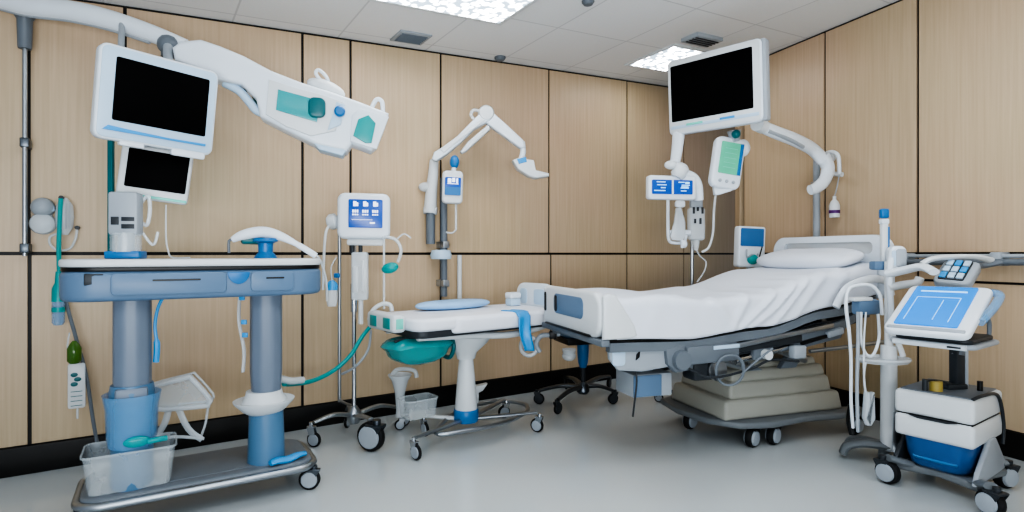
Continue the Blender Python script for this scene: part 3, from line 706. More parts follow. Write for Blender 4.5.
PX, PY = -.07, -.05
mb = MB(); mb.lathe([(.05, .50), (.06, .54), (.12, .6), (.15, .65), (.17, .69)], ME @ T(PX, PY, 0), 24, sx=1.2); mb.build('pedestal_head', OFFW, et)
mb = MB(); mb.lathe([(.073, .16), (.07, .22), (.055, .40), (.045, .5), (.05, .52)], ME @ T(PX, PY, 0), 26); mb.build('pedestal', OFFW, et)
mb = MB(); mb.lathe([(.076, .10), (.08, .12), (.08, .17), (.074, .18)], ME @ T(PX, PY, 0), 26); lab(mb.build('pedestal_foot', BLUE, et), 'blue foot ring')
mb = MB(); q_ = [FL(x, y, .11) for x, y in ((436,433),(470,430),(505,422),(526,412),(524,404),(500,401),(476,405),(455,412))]
mb.tube(q_, .014, 10, 5, True); mb.build('frame_loop', STEEL, et)
ctr = ME @ V((PX, PY, .11))
e1, e2, e3, e4 = FL(416, 460), FL(537, 432), FL(504, 418), FL(425, 436)
for e in (e1, e2, e3, e4):
    mb = MB(); m = (ctr+e)/2; mb.tube([V((ctr.x, ctr.y, .115)), V((m.x, m.y, .12)), V((e.x, e.y, .13))], lambda t: .022-.008*t, 10, 5, flat=(1.2, .7)); mb.build('leg', STEEL if e is not e4 else OFFW, et)
for e, yw in ((e1, 2.4), (e2, -.5), (e3, .5), (e4, 2.2)): caster(et, e, .045, yw, .125, fork=CHROME)
# moulded white pedal behind the pedestal
mb = MB(); MP = plane(478, 394, 3.9, .3); mb.prism(onp(MP, [(464,388),(487,383),(482,390),(478,392),(478,402),(470,405),(466,398)]), -.03, .03, MP, .008)
mb.build('brake_pedal', OFFW, et)
# end box and teal bag
eb = thing('teal_monitor_box', 'white and teal box clipped to the left end of the exam table', 'control box', ME @ V((-.53, .05, .74)))
a = ME @ V((-.594, .02, .77)); mb = MB(); mb.box((.085, .36, .105), Matrix.Translation(a) @ RZ(EA), .022, 3); mb.build('shell', OFFW, eb)
for yy in (-.1, .08):
    mb = MB(); mb.box((.012, .09, .065), Matrix.Translation(a) @ RZ(EA) @ T(-.041, yy, 0), .005); mb.build('window', TEAL, eb)
mb = MB(); mb.box((.045, .012, .06), Matrix.Translation(a) @ RZ(EA) @ T(0, -.178, 0), .004); lab(mb.build('window', MINT, eb), 'pale green end window')
mb = MB(); mb.tube([W(x, y, 3.5) for x, y in ((369,320),(373,310),(382,304),(390,305),(392,311))], .013, 10, 6); mb.build('handle', OFFW, eb)
tb = thing('teal_bag', 'translucent teal bag slung under the left end of the exam table', 'bag', ME @ V((-.38, .06, .56)))
mb = MB(); MBG = ME @ T(-.42, -.06, .594)
def bagf(u, v):
    th = u*2*PI; ph = (v-.5)*PI; r = math.cos(ph)**.7
    n_ = 1+.08*noise.noise(V((math.cos(th)*2, math.sin(th)*2, v*4)))
    wz = math.sin(ph); kx = 1.18 if wz > 0 else 1.0-.28*(-wz)
    return V((.19*r*math.copysign(abs(math.cos(th))**.6, math.cos(th))*n_*kx, .11*r*math.copysign(abs(math.sin(th))**.6, math.sin(th))*n_*kx, .085*math.copysign(abs(wz)**.7, wz)+.008*noise.noise(V((math.cos(th)*3, v*6, 2)))))
mb.grid(28, 14, bagf, 0, MBG); mb.build('pouch', CLEARTEAL, tb)
mb = MB(); mb.tube([MBG @ V((.2, y, z)) for y, z in ((-.06,.06),(-.08,0),(-.04,-.06),(.04,-.06),(.08,0),(.06,.06))], .014, 8, 5); mb.build('strap', DTEAL, tb)
mb = MB(); mb.tube([MBG @ V((x, -.05, z)) for x, z in ((-.18,.07),(-.08,.085),(.06,.072),(.16,.068))], .008, 8, 5); mb.build('drawcord', DGREY, tb)
# light blue cushion, end board, little box, cloth
mb = MB()
def cushf(u, v):
    th = u*2*PI; ph = (v-.5)*PI; r = abs(math.cos(ph))**.45
    return V((.29*r*math.cos(th), .1*r*math.sin(th), .03*math.sin(ph)+.03))
mb.grid(40, 10, cushf, 0, ME @ T(-.03, .16, .801)); single('cushion', mb, CUSH, 'flat pale blue oval cushion along the back edge of the exam table', 'cushion')
ed = thing('end_board', 'white end board with blue window at the right end of the exam table', 'end board', ME @ V((.52, 0, .73)), EA)
def frame_prism(mb, outer, inner, y0, y1, M, mi=0):
    ro = [[V((x, y, z)) for x, z in p] for p, y in ((outer, y0), (outer, y1), (inner, y1), (inner, y0))]
    return mb.loft(ro, mi, M, closed=True)
MQ = ME @ T(.575, .03, 0) @ RZ(PI/2)
mb = MB(); mb.prism(rrect(.38, .25, .08, 8, 0, .835), -.022, .022, MQ, .014, 3); bd = mb.build('board', WHITE, ed)
for xx, ww in ((-.075, .12), (.1, .08)):
    mb = MB(); mb.prism(rrect(ww, .11, .025, 5, xx, .865), -.026, .026, MQ, .004); mb.build('window', ICEBLUE, bd)
mb = MB(); mb.prism(rrect(.42, .05, .02, 5, 0, .70), -.04, .03, MQ, .01); mb.build('mount_bar', OFFW, ed)
wb = thing('small_box', 'small white and blue box standing on the exam table by its end board', 'box', ME @ V((.43, .1, .801)), EA)
mb = MB(); mb.box((.085, .07, .05), ROOT[wb.name] @ T(0, 0, .026), .006); mb.build('box_body', ICEBLUE, wb)
mb = MB(); mb.box((.095, .08, .045), ROOT[wb.name] @ T(0, 0, .073), .014, 3); mb.build('lid', WHITE, wb)
mb = MB()
def clothf(u, v):
    x = .18+.11*(v-.5)*(1-.35*u)+.05*u+.015*math.sin(u*7); 
    d = u*.35
    if d < .1: y, z = -.16-d, .804+.004*math.sin(v*9)
    else: y, z = -.30-.015*math.sin(v*6+u*4)*min(1, (d-.1)*6)-.03*min(1, (d-.1)*5), .804-(d-.1)
    if d >= .1 and d < .13: y = -.275-(d-.1)*.9
    return V((x, y, z))
mb.grid(24, 10, clothf, 0, ME); ob = single('blue_cloth', mb, SKYBLUE, 'bright blue strip of cloth hanging over the front edge of exam table', 'cloth')
ob.modifiers.new('thick', 'SOLIDIFY').thickness = .006
# clear round handles under the table's right end
hd_ = thing('clear_ring_handle', 'clear ring-shaped hand wheel below the blue cloth on the exam table', 'handle', ME @ V((.42, -.22, .58)))
mb = MB(); c = W(529, 346, 3.80); mb.tube([c+V((.055*math.cos(a), .02*math.sin(a), .06*math.sin(a))) for a in [i*PI/8 for i in range(16)]], .014, 10, 3, True); mb.build('ring', FROST, hd_)
mb = MB(); mb.tube([c+V((0, .0, .06)), c+V((-.02, .03, .12)), c+V((-.06, .05, .16))], .016); mb.build('stem', OFFW, hd_)
hg = thing('grey_grip', 'bent grey hand grip below the right end of the exam table', 'handle', W(541, 345, 3.75))
mb = MB(); mb.tube([W(x, y, 3.78) for x, y in ((540,352),(536,344),(541,336),(551,335),(560,334))], .016, 10, 6); mb.build('grip', LGREY, hg)
mb = MB(); a = W(553, 335, 3.78); mb.box((.05, .04, .05), T(*a), .006); mb.build('grip_mount', BLACK, hg)
# funnel stand in front of the table
fs = thing('clear_funnel_stand', 'clear plastic funnel on one small wheel left of the exam table pedestal', 'funnel', FL(400, 430))
b = FL(400, 430); 
mb = MB(); mb.lathe([(.03, .09), (.026, .14), (.034, .25), (.055, .33), (.075, .36), (.078, .37), (.07, .36), (.05, .33), (.03, .25), (.022, .14)], T(b.x, b.y, 0), 24); mb.build('funnel', FROST, fs)
mb = MB(); mb.tube([V((b.x+x, b.y, z)) for x, z in ((-.05,.37),(-.02,.4),(.05,.405),(.1,.39),(.11,.35))], .014, 8, 5); mb.build('spout', FROST, fs)
caster(fs, b, .035, .3, .09, fork=STEEL)
cb2 = open_bin(T(*FL(418, 438)) @ RZ(EA) @ T(0, 0, .14), .2, .14, .12)
single('clear_tub', cb2, CLEAR, 'low clear plastic tub on the frame left of the table pedestal', 'tub')

# ================================================================ ARTICULATED WALL ARM
aa = thing('articulated_arm', 'white two-segment articulated arm on a grey wall pole above the exam table', 'boom arm', onL(438, 300, .1))
p = onL(438, 300, .1); YA = p.y
mb = MB(); zt_ = W(438, 178, YA).z; mb.cyl((p.x, p.y, .85), (p.x, p.y, zt_), .026); mb.build('pole', GREY, aa)
for z in (.95, 1.24):
    mb = MB(); q = V((p.x, p.y, z)); mb.box((.05, .13, .05), Matrix.Translation(q-NL*.018) @ RZ(math.atan2(U.y, U.x)), .006); mb.build('wall_bracket', STEEL, aa)
mb = MB(); c = W(441, 255, YA-.03); mb.lathe([(.03, -.03), (.075, -.03), (.08, 0), (.07, .035), (.03, .04)], Matrix.Translation(c), 24); mb.build('collar', ICEBLUE, aa)
mb = MB(); a = W(430.5, 228, YA-.02); mb.cyl(W(430.5, 244, YA-.02), W(430.5, 212, YA-.02), .034); mb.build('grey_sleeve', GREY, aa)
mb = MB(); mb.tube([W(430, 213, YA-.02), W(431, 195, YA-.02), W(433, 175, YA-.02), W(434, 160, YA-.02)], lambda t: .05-.018*t, 14, 5); mb.build('riser', OFFW, aa)
mb = MB(); mb.cyl(W(424, 210, YA-.02), W(437, 211, YA-.02), .03); mb.build('riser_joint', FROST, aa)
mb = MB(); mb.ball(W(425, 187, YA-.03), (.05, .03, .035)); mb.build('riser_knob', FROST, aa)
MA = plane(480, 140, YA-.03, .12)
def arm(poly, d, name, m, par, bv=.012):
    mb = MB(); mb.prism(onp(MA, poly), -d, d, MA, bv, 3); return mb.build(name, m, par)
lower = arm([(432,160),(434,153),(452,142),(476,118),(484,111),(490,113),(491,121),(474,130),(462,142),(447,155),(436,162)], .045, 'lower_arm', WHITE, aa)
arm([(440,150),(470,128),(482,120),(484,122),(470,133),(444,154)], .052, 'arm_cover', OFFW, lower, .006)
arm([(460,152),(468,142),(488,125),(490,130),(478,141),(466,152),(462,154)], .03, 'link_arm', OFFW, aa)
upper = arm([(482,112),(489,110),(507,126),(523,141),(525,148),(520,149),(505,138),(486,124)], .035, 'upper_arm', WHITE, aa)
mb = MB(); c = onp(MA, [(486,114)])[0]; mb.lathe([(.05, -.05), (.06, -.03), (.06, .03), (.05, .05)], MA @ T(c[0], 0, c[1]) @ RX(PI/2), 24); mb.build('elbow_joint', OFFW, aa)
mb = MB(); c = onp(MA, [(474,115)])[0]; mb.tube([MA @ V((x, 0, z)) for x, z in onp(MA, [(482,112),(474,110),(471,115),(474,119)])], .012, 8, 5); mb.build('elbow_hook', FROST, aa)
mb = MB(); mb.tube([MA @ V((x, 0, z)) for x, z in onp(MA, [(522,142),(523,152),(521,160)])], .022, 12, 5); mb.build('wrist', WHITE, aa)
tip = arm([(512,161),(517,159),(533,161),(535,171),(548,174),(548,177),(535,179),(528,177),(517,170)], .05, 'tip', OFFW, aa, .012)
arm([(516,160),(525,158),(526,163),(518,165)], .056, 'tip_band', SKYBLUE, tip, .006)
ad = thing('small_pump', 'small white pump with blue screen hanging under the articulated arm', 'pump', W(452, 205, YA-.12))
t, M, w, h, scr, sc = monitor('', [(443,170),(464,171),(462,204),(442,203)], (YA-.16, YA-.13, YA-.13, YA-.16), .06, (.016,.016,.05,.06), .03, OFFW, SCRBLUE, root=ad, back=False, bevel=.014)
cx, cz, sw, sh_ = scr
glyphs(sc, M, [(cx-.025, cz+.04, .025, .03), (cx+.005, cz+.045, .02, .03), (cx+.03, cz+.04, .012, .035), (cx, cz+.018, .08, .004)], GLYPH)
mb = MB(); mb.prism(rrect(sw, sh_*.45, .005, 3, cx, cz-sh_*.27), -.0085, -.006, M); lab(mb.build('screen_lower_half', BLUE, sc), 'darker blue lower half')
mb = MB(); a = W(454.5, 162, YA-.12); mb.ball(a, (.035, .03, .05)); mb.build('hanger_knob', BLUE, ad)
mb = MB(); mb.tube([W(454, 157, YA-.1), W(455, 164, YA-.12), M @ V((0, .03, h/2-.01))], .017); mb.build('hanger', WHITE, ad)
mb = MB(); mb.tube([W(456, y, YA-.1) for y in (204, 218, 230)], .008); mb.tube([W(x, y, YA-.1) for x, y in ((456,230),(452,233),(446,232))], .006); mb.build('tail_tube', FROST, ad)
mb = MB(); mb.tube([onL(456.5, y, .05) for y in (255, 275, 298)], .018, 10, 3); single('white_wall_conduit', mb, OFFW, 'short white vertical tube on the wall right of the arm pole', 'conduit')
# ================================================================ HOSPITAL BED
BA = math.radians(18); BO = V((.384, 3.30, 0)); BW = .79
bed = thing('hospital_bed', 'adjustable hospital bed with white boards and a grey wheeled pedestal base', 'bed', BO, BA)
MBD = ROOT[bed.name]
def interp(tab, s):
    for (a, va), (b, vb) in zip(tab[:-1], tab[1:]):
        if s <= b:
            t = max(0, (s-a)/(b-a)); t = t*t*(3-2*t); return va+(vb-va)*t
    return tab[-1][1]
ZB = lambda s: interp([(0,.735),(.45,.725),(.95,.765),(1.45,.865),(1.9,.94)], s)
ZTT = lambda s: interp([(0,.935),(.3,.945),(.62,.915),(.95,.94),(1.45,1.055),(1.9,1.12)], s)
HW = BW/2
# mattress
mb = MB(); rings = []
for i in range(25):
    s = .05+i/24*1.74; zb, zt = ZB(s)+.006, ZTT(s)-.008
    rings.append([(s, x, z) for x, z in rrect(BW-.03, zt-zb, .04, 4, 0, (zt+zb)/2)])
mb.loft(rings, 0, MBD); lab(mb.build('mattress', DGREY, bed), 'dark edge of the mattress')
# sheet
def gauss(x, m, w): return math.exp(-((x-m)/w)**2)
def sheetf(u, v):
    s = .035+u*1.79
    zt, zb = ZTT(s)+.004, ZB(s)-.010; hgt = zt-zb
    # v: 0 near hem .. 1 far hem
    L1 = hgt; L2 = BW+.0; Lt = 2*L1+L2; d = v*Lt; r = .045
    if d < L1: y, z = -HW-.006, zb+d
    elif d < L1+L2: y, z = -HW-.006+(d-L1)*(BW+.012)/L2, zt
    else: y, z = HW+.006, zt-(d-L1-L2)
    # round the long edges
    if z > zt-r and abs(y) > HW-r:
        yy = abs(y)-(HW-r+.006*1); zz = z-(zt-r); k = math.hypot(yy, zz)
        if k > r: yy, zz = yy/k*r, zz/k*r
        y = math.copysign(HW-r+.006+yy, y); z = zt-r+zz
    top = 1 if abs(y) < HW-.03 else 0
    n1 = noise.noise(V((s*3.1, y*3.3, z*2)))
    n2 = noise.noise(V((s*9+z*7, y*6, z*4+3)))
    side = 1-top
    k = (z-zb)/hgt
    fold = 0
    for m_, sl, wd, am in ((.70, .5, .035, .016), (.80, -.5, .03, .014), (.93, -1.0, .028, .018), (1.04, -1.3, .03, .016), (1.16, -1.1, .028, .014), (1.3, -.9, .04, .012), (.45, .3, .05, .007), (.25, -.4, .05, .006), (1.48, -.7, .05, .012), (1.62, .6, .04, .012)):
        fold += 1.5*am*gauss(s+sl*(k-.5)*.25, m_, wd)
    if y < 0:
        y -= side*(fold*(.35+.9*k*(1.2-k)) + .004*n2*(1-k)+.004)
    else: y += side*(.006*abs(n2))
    near = max(0, min(1, (-y-.05)/.3))
    z += top*(.006*n1 + .004*n2*near + fold*.55*near) 
    if v == 0: z += .004*math.sin(s*9)
    # foot end turns down
    if u < .03: z -= (1-u/.03)*.03*top
    if u > .97: z -= (u-.97)/.03*.02*top
    return V((s, y, z))
mb = MB(); mb.grid(150, 84, sheetf, 0, MBD)
sh_o = single('bed_sheet', mb, SHEET, 'creased white cotton sheet stretched over the hospital bed mattress', 'sheet')
sh_o.modifiers.new('thick', 'SOLIDIFY').thickness = .003
# pillow
def pillf(u, v):
    th = u*2*PI; ph = (v-.5)*PI
    c, s_ = math.cos(th), math.sin(th); r = abs(math.cos(ph))**.55
    x = .15*r*math.copysign(abs(c)**.6, c); y = .38*r*math.copysign(abs(s_)**.45, s_)
    z = .056*math.copysign(abs(math.sin(ph))**.9, math.sin(ph))
    return V((x, y, z+.004*noise.noise(V((x*9, y*7, 1)))))
mb = MB(); mb.grid(48, 20, pillf, 0, MBD @ T(1.68, .0, ZTT(1.68)+.05) @ RY(-.22)); single('pillow', mb, SHEET, 'white pillow at the head of the hospital bed', 'pillow')

# deck and rails along the bed
def rail(y0, y1, f0, f1, s0, s1, name, m, n=20, lb=None):
    mb = MB(); rings = []
    for i in range(n+1):
        s = s0+(s1-s0)*i/n; a, b = f0(s), f1(s)
        rings.append([(s, y0, a), (s, y1, a), (s, y1, b), (s, y0, b)])
    mb.loft(rings, 0, MBD); o = mb.build(name, m, bed)
    if lb: lab(o, lb)
    return o
rail(-HW+.01, HW-.01, lambda s: ZB(s)-.022, lambda s: ZB(s)+.008, .0, 1.84, 'deck', BLACK)
for sgn in (-1, 1):
    y0 = sgn*(HW-.0); y1 = sgn*(HW-.05)
    rail(min(y0,y1), max(y0,y1), lambda s: ZB(s)-.075, lambda s: ZB(s)-.026, .0, 1.82, 'side_rail', GREY)
# curved dark line under the near rail, lower beam, boxes
rail(-HW+.03, -HW+.1, lambda s: ZB(s)-.16, lambda s: ZB(s)-.1, .35, 1.7, 'lower_rail', DGREY)
for sgn in (-1, 1):
    mb = MB(); mb.box((1.1, .06, .07), MBD @ T(.88, sgn*.26, .625) @ RY(-.07), .01); mb.build('main_beam', LGREY, bed)
mb = MB(); mb.box((.34, .06, .1), MBD @ T(.62, -.39, .625) @ RY(-.03), .012); bx_ = lab(mb.build('motor_box', GREY, bed), 'white box under the near rail')
mb = MB(); mb.box((.17, .004, .02), MBD @ T(.70, -.421, .66) @ RY(-.03), .001); lab(mb.build('label_strip', ICEBLUE, bx_), 'pale blue strip')
mb = MB(); mb.box((.14, .1, .09), MBD @ T(.98, -.34, .61), .014); mb.build('gear_box', GREY, bed)
mb = MB(); mb.cyl(MBD @ V((.98, -.395, .6)), MBD @ V((.98, -.43, .6)), .028); mb.build('gear_knob', OFFW, bed)
for s0, z0, s1, z1 in ((.62, .60, .98, .50), (1.12, .62, 1.42, .52)):
    mb = MB(); mb.cyl(MBD @ V((s0, -.3, z0)), MBD @ V((s1, -.24, z1)), .026); mb.cyl(MBD @ V((s0-.1, -.32, z0+.02)), MBD @ V((s0+.05, -.295, z0)), .034); mb.build('actuator', STEEL, bed)
for s in (.5, 1.0, 1.45):
    mb = MB(); mb.cyl(MBD @ V((s, -.36, ZB(s)-.1)), MBD @ V((s, .36, ZB(s)-.1)), .022); mb.build('cross_tube', DSTEEL, bed)
# more of the lifting frame under the near side
mb = MB(); mb.prism([(.33,.66),(.42,.68),(.52,.62),(.5,.54),(.40,.53),(.34,.58)], -.40, -.34, MBD, .012); mb.build('hinge_plate', GREY, bed)
mb = MB(); mb.lathe([(.05,-.02),(.055,0),(.05,.02)], MBD @ T(.42,-.41,.6) @ RX(PI/2), 20); mb.build('hinge_disc', GREY, bed)
mb = MB(); mb.box((.75, .03, .028), MBD @ T(1.1, -.40, .70) @ RY(-.13), .006); mb.build('slide_rail', STEEL, bed)
mb = MB(); mb.box((.55, .05, .05), MBD @ T(.98, -.37, .655) @ RY(-.08), .01); mb.build('slide_cover', DGREY, bed)
mb = MB(); mb.cyl(MBD @ V((.8,-.36,.565)), MBD @ V((1.3,-.34,.64)), .022); mb.build('piston', CHROME, bed)
mb = MB(); mb.box((.09, .05, .075), MBD @ T(1.22, -.39, .60), .01); mb.build('junction_box', LGREY, bed)
mb = MB(); mb.box((.12, .05, .04), MBD @ T(1.5, -.38, .70) @ RY(-.2), .008); mb.build('latch_block', LGREY, bed)
mb = MB(); mb.tube([MBD @ V(q) for q in ((.45,-.41,.56),(.6,-.43,.50),(.85,-.43,.53),(1.0,-.42,.57),(1.2,-.42,.55))], .007, 8, 6); mb.build('loose_cable', DGREY, bed)
mb = MB(); mb.cyl(MBD @ V((.66,-.385,.53)), MBD @ V((.66,-.40,.53)), .06); mb.build('pulley', STEEL, bed)
# lift arms
for s0, s1 in ((.72, 1.05), (1.5, 1.3)):
    for y in (-.22, .22):
        mb = MB(); mb.prism([(s0-.03, ZB(s0)-.1), (s0+.05, ZB(s0)-.1), (s1+.06, .47), (s1-.06, .47)], y-.02, y+.02, MBD, .006); mb.build('lift_arm', GREY, bed)
# head end brackets seen near the right
mb = MB(); mb.prism([(1.2,.70),(1.55,.765),(1.74,.83),(1.74,.78),(1.6,.72),(1.56,.66),(1.3,.62),(1.2,.64)], -.38, -.33, MBD, .008); mb.build('head_bracket', GREY, bed)
mb = MB(); mb.prism([(1.24,.655),(1.5,.70),(1.5,.68),(1.26,.635)], -.39, -.375, MBD, .003); mb.build('bracket_slot', BLACK, bed)
mb = MB(); mb.tube([MBD @ V(q) for q in ((1.3,-.4,.60),(1.55,-.42,.615),(1.85,-.45,.64))], .012, 8, 5); mb.build('rail_rod', STEEL, bed)
# coil of tubing
mb = MB(); 
cc = MBD @ V((.70, -.44, .535)); mb.tube([cc+V((.075*math.cos(a)+.004*a/6, -.012*math.sin(a), .085*math.sin(a))) for a in [i*PI/8 for i in range(38)]], .006, 8, 2)
mb.tube([cc+V((.07, 0, -.02)), cc+V((.15, 0, .05)), cc+V((.24, 0, .12))], .006, 8, 4); mb.build('cable_coil', GREY, bed)
mb = MB(); mb.box((.2, .12, .12), MBD @ T(.62, -.32, .53), .02); mb.build('pump_block', DGREY, bed)
# footboard
MF = MBD @ T(-.035, 0, 0) @ RZ(PI/2)          # local x across the bed (+x = far side), y towards -s
mb = MB(); mb.prism(rrect(BW+.0, .24, .085, 8, 0, .849), -.025, .03, MF, .018, 3); fb = mb.build('footboard', OFFW, bed)
mb = MB(); mb.prism(rrect(.42, .12, .04, 6, .0, .872), .02, .034, MF, .004); mb.build('footboard_inset', SLATE, fb)
mb = MB(); mb.prism(rrect(.03, .095, .01, 4, .17, .872), .03, .04, MF, .003); mb.build('inset_handle', BLACK, fb)
mb = MB(); mb.prism(rrect(.03, .12, .012, 4, -.0, .87), .0, .036, MF @ T(.35, 0, 0), .004); mb.build('hand_slot', BLACK, fb)
mb = MB(); mb.prism([(-.05,.95),(-.02,.97),(.02,.96),(.13,.80),(.145,.745),(.11,.73),(-.05,.73)], -HW-.03, -HW+.005, MBD, .014, 3); mb.build('footboard_wing', OFFW, bed)
mb = MB(); mb.prism([(-.05,.95),(-.02,.97),(.02,.96),(.13,.80),(.145,.745),(.11,.73),(-.05,.73)], HW-.005, HW+.03, MBD, .014, 3); mb.build('footboard_wing', OFFW, bed)
mb = MB(); mb.box((.05, BW+.06, .035), MBD @ T(-.04, 0, .712), .008); mb.build('foot_bar', GREY, bed)
mb = MB(); mb.box((.04, BW*.8, .012), MBD @ T(-.055, .02, .737), .003); mb.build('foot_slot', BLACK, bed)
# under-foot panel with window, hanging box
mb = MB(); mb.prism([(.0,.70),(.5,.695),(.46,.63),(.36,.56),(.2,.545),(.06,.56),(.01,.62)], -HW+.02, -HW+.05, MBD, .008); up_ = mb.build('foot_skirt', LGREY, bed)
mb = MB(); mb.prism(rrect(.075, .1, .02, 5, .06, .635), -HW+.014, -HW+.03, MBD, .003); mb.build('skirt_window', ICEBLUE, up_)
mb = MB(); mb.prism([(.165,.64),(.185,.66),(.18,.625),(.16,.61)], -HW+.012, -HW+.03, MBD, .001); mb.build('skirt_mark', BLACK, up_)
mb = MB(); mb.box((.24, .2, .125), MBD @ T(.30, -.22, .455), .008); hb = mb.build('foot_control_box', LGREY, bed)
mb = MB(); mb.box((.17, .012, .115), MBD @ T(.265, -.322, .455), .003); lab(mb.build('box_front', SLATE, hb), 'grey blue front')
mb = MB(); mb.box((.08, .06, .12), MBD @ T(.3, -.22, .56), .008); mb.build('box_hanger', GREY, bed)
mb = MB(); mb.tube([MBD @ V(q) for q in ((.16,-.36,.58),(.17,-.37,.5),(.16,-.36,.36),(.17,-.33,.30))], .005, 6, 6); mb.build('cord', DGREY, bed)
# headboard
MH2 = MBD @ T(1.865, 0, 0) @ RZ(-PI/2)
HBW = BW+.13
mb = MB(); frame_prism(mb, rrect(HBW, .40, .1, 8, 0, 1.09), rrect(HBW-.2, .075, .03, 8, 0, 1.21), -.03, .03, MH2); hb2 = mb.build('headboard', WHITE, bed)
mb = MB(); mb.prism(rrect(HBW-.19, .085, .03, 6, 0, 1.21), -.006, .006, MH2); mb.build('headboard_inset', FROST, hb2)
for sgn in (-1, 1):
    mb = MB(); mb.box((.05, .05, .3), MBD @ T(1.835, sgn*.3, .92), .008); mb.build('headboard_post', GREY, bed)
# near upper side rail by the head
mb = MB(); mb.tube([MBD @ V(q) for q in ((1.42,-.47,.86),(1.5,-.475,.97),(1.68,-.475,1.02),(1.82,-.47,1.0),(1.86,-.465,.92))], .02, 10, 6, flat=(.8, 1.2)); mb.build('side_guard', WHITE, bed)
# pedestal base
MPB = MBD
plan = [(.78,.18),(.82,-.08),(.95,-.24),(1.15,-.28),(1.45,-.24),(1.7,-.26),(1.95,-.25),(1.97,-.16),(1.75,-.1),(1.75,.36),(1.95,.42),(1.93,.5),(1.0,.5),(.82,.42)]
mb = MB(); mb.prism(plan, .125, .165, MPB, .014, 3, axis='Z'); mb.build('base_platform', PLATFORM, bed)
zz = [(.165, .285), (.28, .385), (.38, .455), (.45, .5)]; dims = [(.92, .58), (.80, .52), (.74, .48), (.66, .42)]
for k, ((a, b), (lx, ly)) in enumerate(zip(zz, dims)):
    mb = MB(); mb.box((lx, ly, b-a), MPB @ T(1.335, .1, (a+b)/2), .022, 3, taper=(.965, .94)); mb.build('pedestal_tier', BEIGEP, bed)
for s, w_ in ((.92, .22), (1.06, -.2), (1.22, -.2), (1.88, -.2), (1.88, .42)):
    caster(bed, MBD @ V((s, w_, 0)), .058, BA+(.4 if s < 1.5 else .1), .13, hub=LGREY, fork=BLACK, wheelw=.04)

# ================================================================ ROLLING STOOL behind the bed foot
so = W(583, 382, 4.35); so.z = 0
stl = thing('rolling_stool', 'wheeled star-base stool half hidden behind the foot of the hospital bed', 'stool', so)
mb = MB(); mb.cyl(so+V((0,0,.12)), so+V((0,0,.44)), .018); mb.build('stem', DGREY, stl)
mb = MB(); mb.lathe([(.025, .3), (.038, .34), (.045, .42), (.045, .5)], T(so.x, so.y, 0), 20); mb.build('gas_lift', BLUE, stl)
mb = MB(); mb.box((.34, .3, .05), T(so.x-.02, so.y, .52) @ RZ(.3), .015); mb.build('seat_plate', BLACK, stl)
mb = MB(); mb.lathe([(0, .545), (.17, .545), (.19, .57), (.19, .6), (.16, .625), (0, .63)], T(so.x, so.y, 0), 32); mb.build('seat', SLATE, stl)
mb = MB(); mb.lathe([(.035, .1), (.05, .12), (.045, .17), (.025, .19)], T(so.x, so.y, 0), 20); mb.build('hub', DSTEEL, stl)
for k, e in enumerate((FL(539, 404), FL(558, 414), FL(613, 404), FL(609, 388), FL(566, 389))):
    mb = MB(); m = (so+e)/2; mb.tube([V((so.x, so.y, .15)), V((m.x, m.y, .15)), V((e.x, e.y, .105))], lambda t: .024-.009*t, 10, 5, flat=(1.2, .8)); mb.build('leg', DSTEEL, stl)
    caster(stl, e, .042, math.atan2(e.y-so.y, e.x-so.x), .11, hub=DGREY, fork=DGREY)
mb = MB(); c = W(569, 356, 4.0); mb.ball(c, (.05, .05, .035)); mb.lathe([(.04,.0),(.05,.05)], Matrix.Translation(c), 16)
single('clear_bottle', mb, FROST, 'clear bottle hanging beneath the foot bar of the bed', 'bottle')
# ================================================================ RIGHT CEILING MONITOR GROUP
mr_, M, w, h, scr, sc = monitor('tall right monitor with black screen above the hospital bed', [(665,62),(758,38),(766,120),(671,136)], (4.02, 3.56, 3.56, 4.02), .07, (.028,.055,.045,.09), .035, WHITE, front=OFFW)
cx, cz, sw, sh_ = scr
mb = MB(); mb.box((w*.94, .004, .022), M @ T(0, -.006, -h/2+.05), .002); mb.build('light_strip', ICEBLUE, mr_)
for x, ww in ((-.13, .12), (.1, .1)):
    mb = MB(); mb.box((ww, .005, .016), M @ T(x, -.008, -h/2+.058), .002); mb.build('lit_key', SKYBLUE if x > 0 else MINT, mr_)
mb = MB(); mb.prism(rrect(.035, h*.98, .015, 4, w/2+.005, 0), .01, .075, M, .008); mb.build('side_edge', LGREY, mr_)
ra = thing('boom_arm', 'white angled monitor arm on a grey wall pole above the headboard', 'boom arm', onR(825, 262, .09))
p = onR(825, 236, .09)
zt_ = onR(825, 158, .09).z
mb = MB(); mb.cyl((p.x, p.y, .75), (p.x, p.y, zt_), .025); mb.build('pole', LGREY, ra)
for z in (.9, 1.7):
    mb = MB(); q = V((p.x, p.y, z)); mb.box((.05, .11, .05), Matrix.Translation(q-NR*.018) @ RZ(math.atan2(UR.y, UR.x)), .006); mb.build('wall_bracket', STEEL, ra)
A = [(757,124,3.72),(772,131,3.8),(795,140,3.95),(812,149,4.1),(823,160,4.12)]
mb = MB(); mb.tube([W(*a) for a in A], lambda t: .036+.012*t, 14, 6, flat=(.75, 1.15)); mb.build('arm', WHITE, ra)
mb = MB(); mb.tube([W(a, b-1, c-.05) for a, b, c in ((768,132,3.8),(790,141,3.93),(803,148,4.03))], .014, 8, 5); mb.build('cable_channel', LGREY, ra)
mb = MB(); mb.tube([W(*a) for a in ((822,156,4.12),(828,168,4.13),(824,181,4.11),(816,188,4.08),(810,190,4.06))], lambda t: .05-.018*t, 14, 6, flat=(.8, 1.1)); mb.build('elbow', WHITE, ra)
mb = MB(); mb.cyl(W(757, 124, 3.7), W(763, 127, 3.75), .045); mb.build('arm_joint', OFFW, ra)
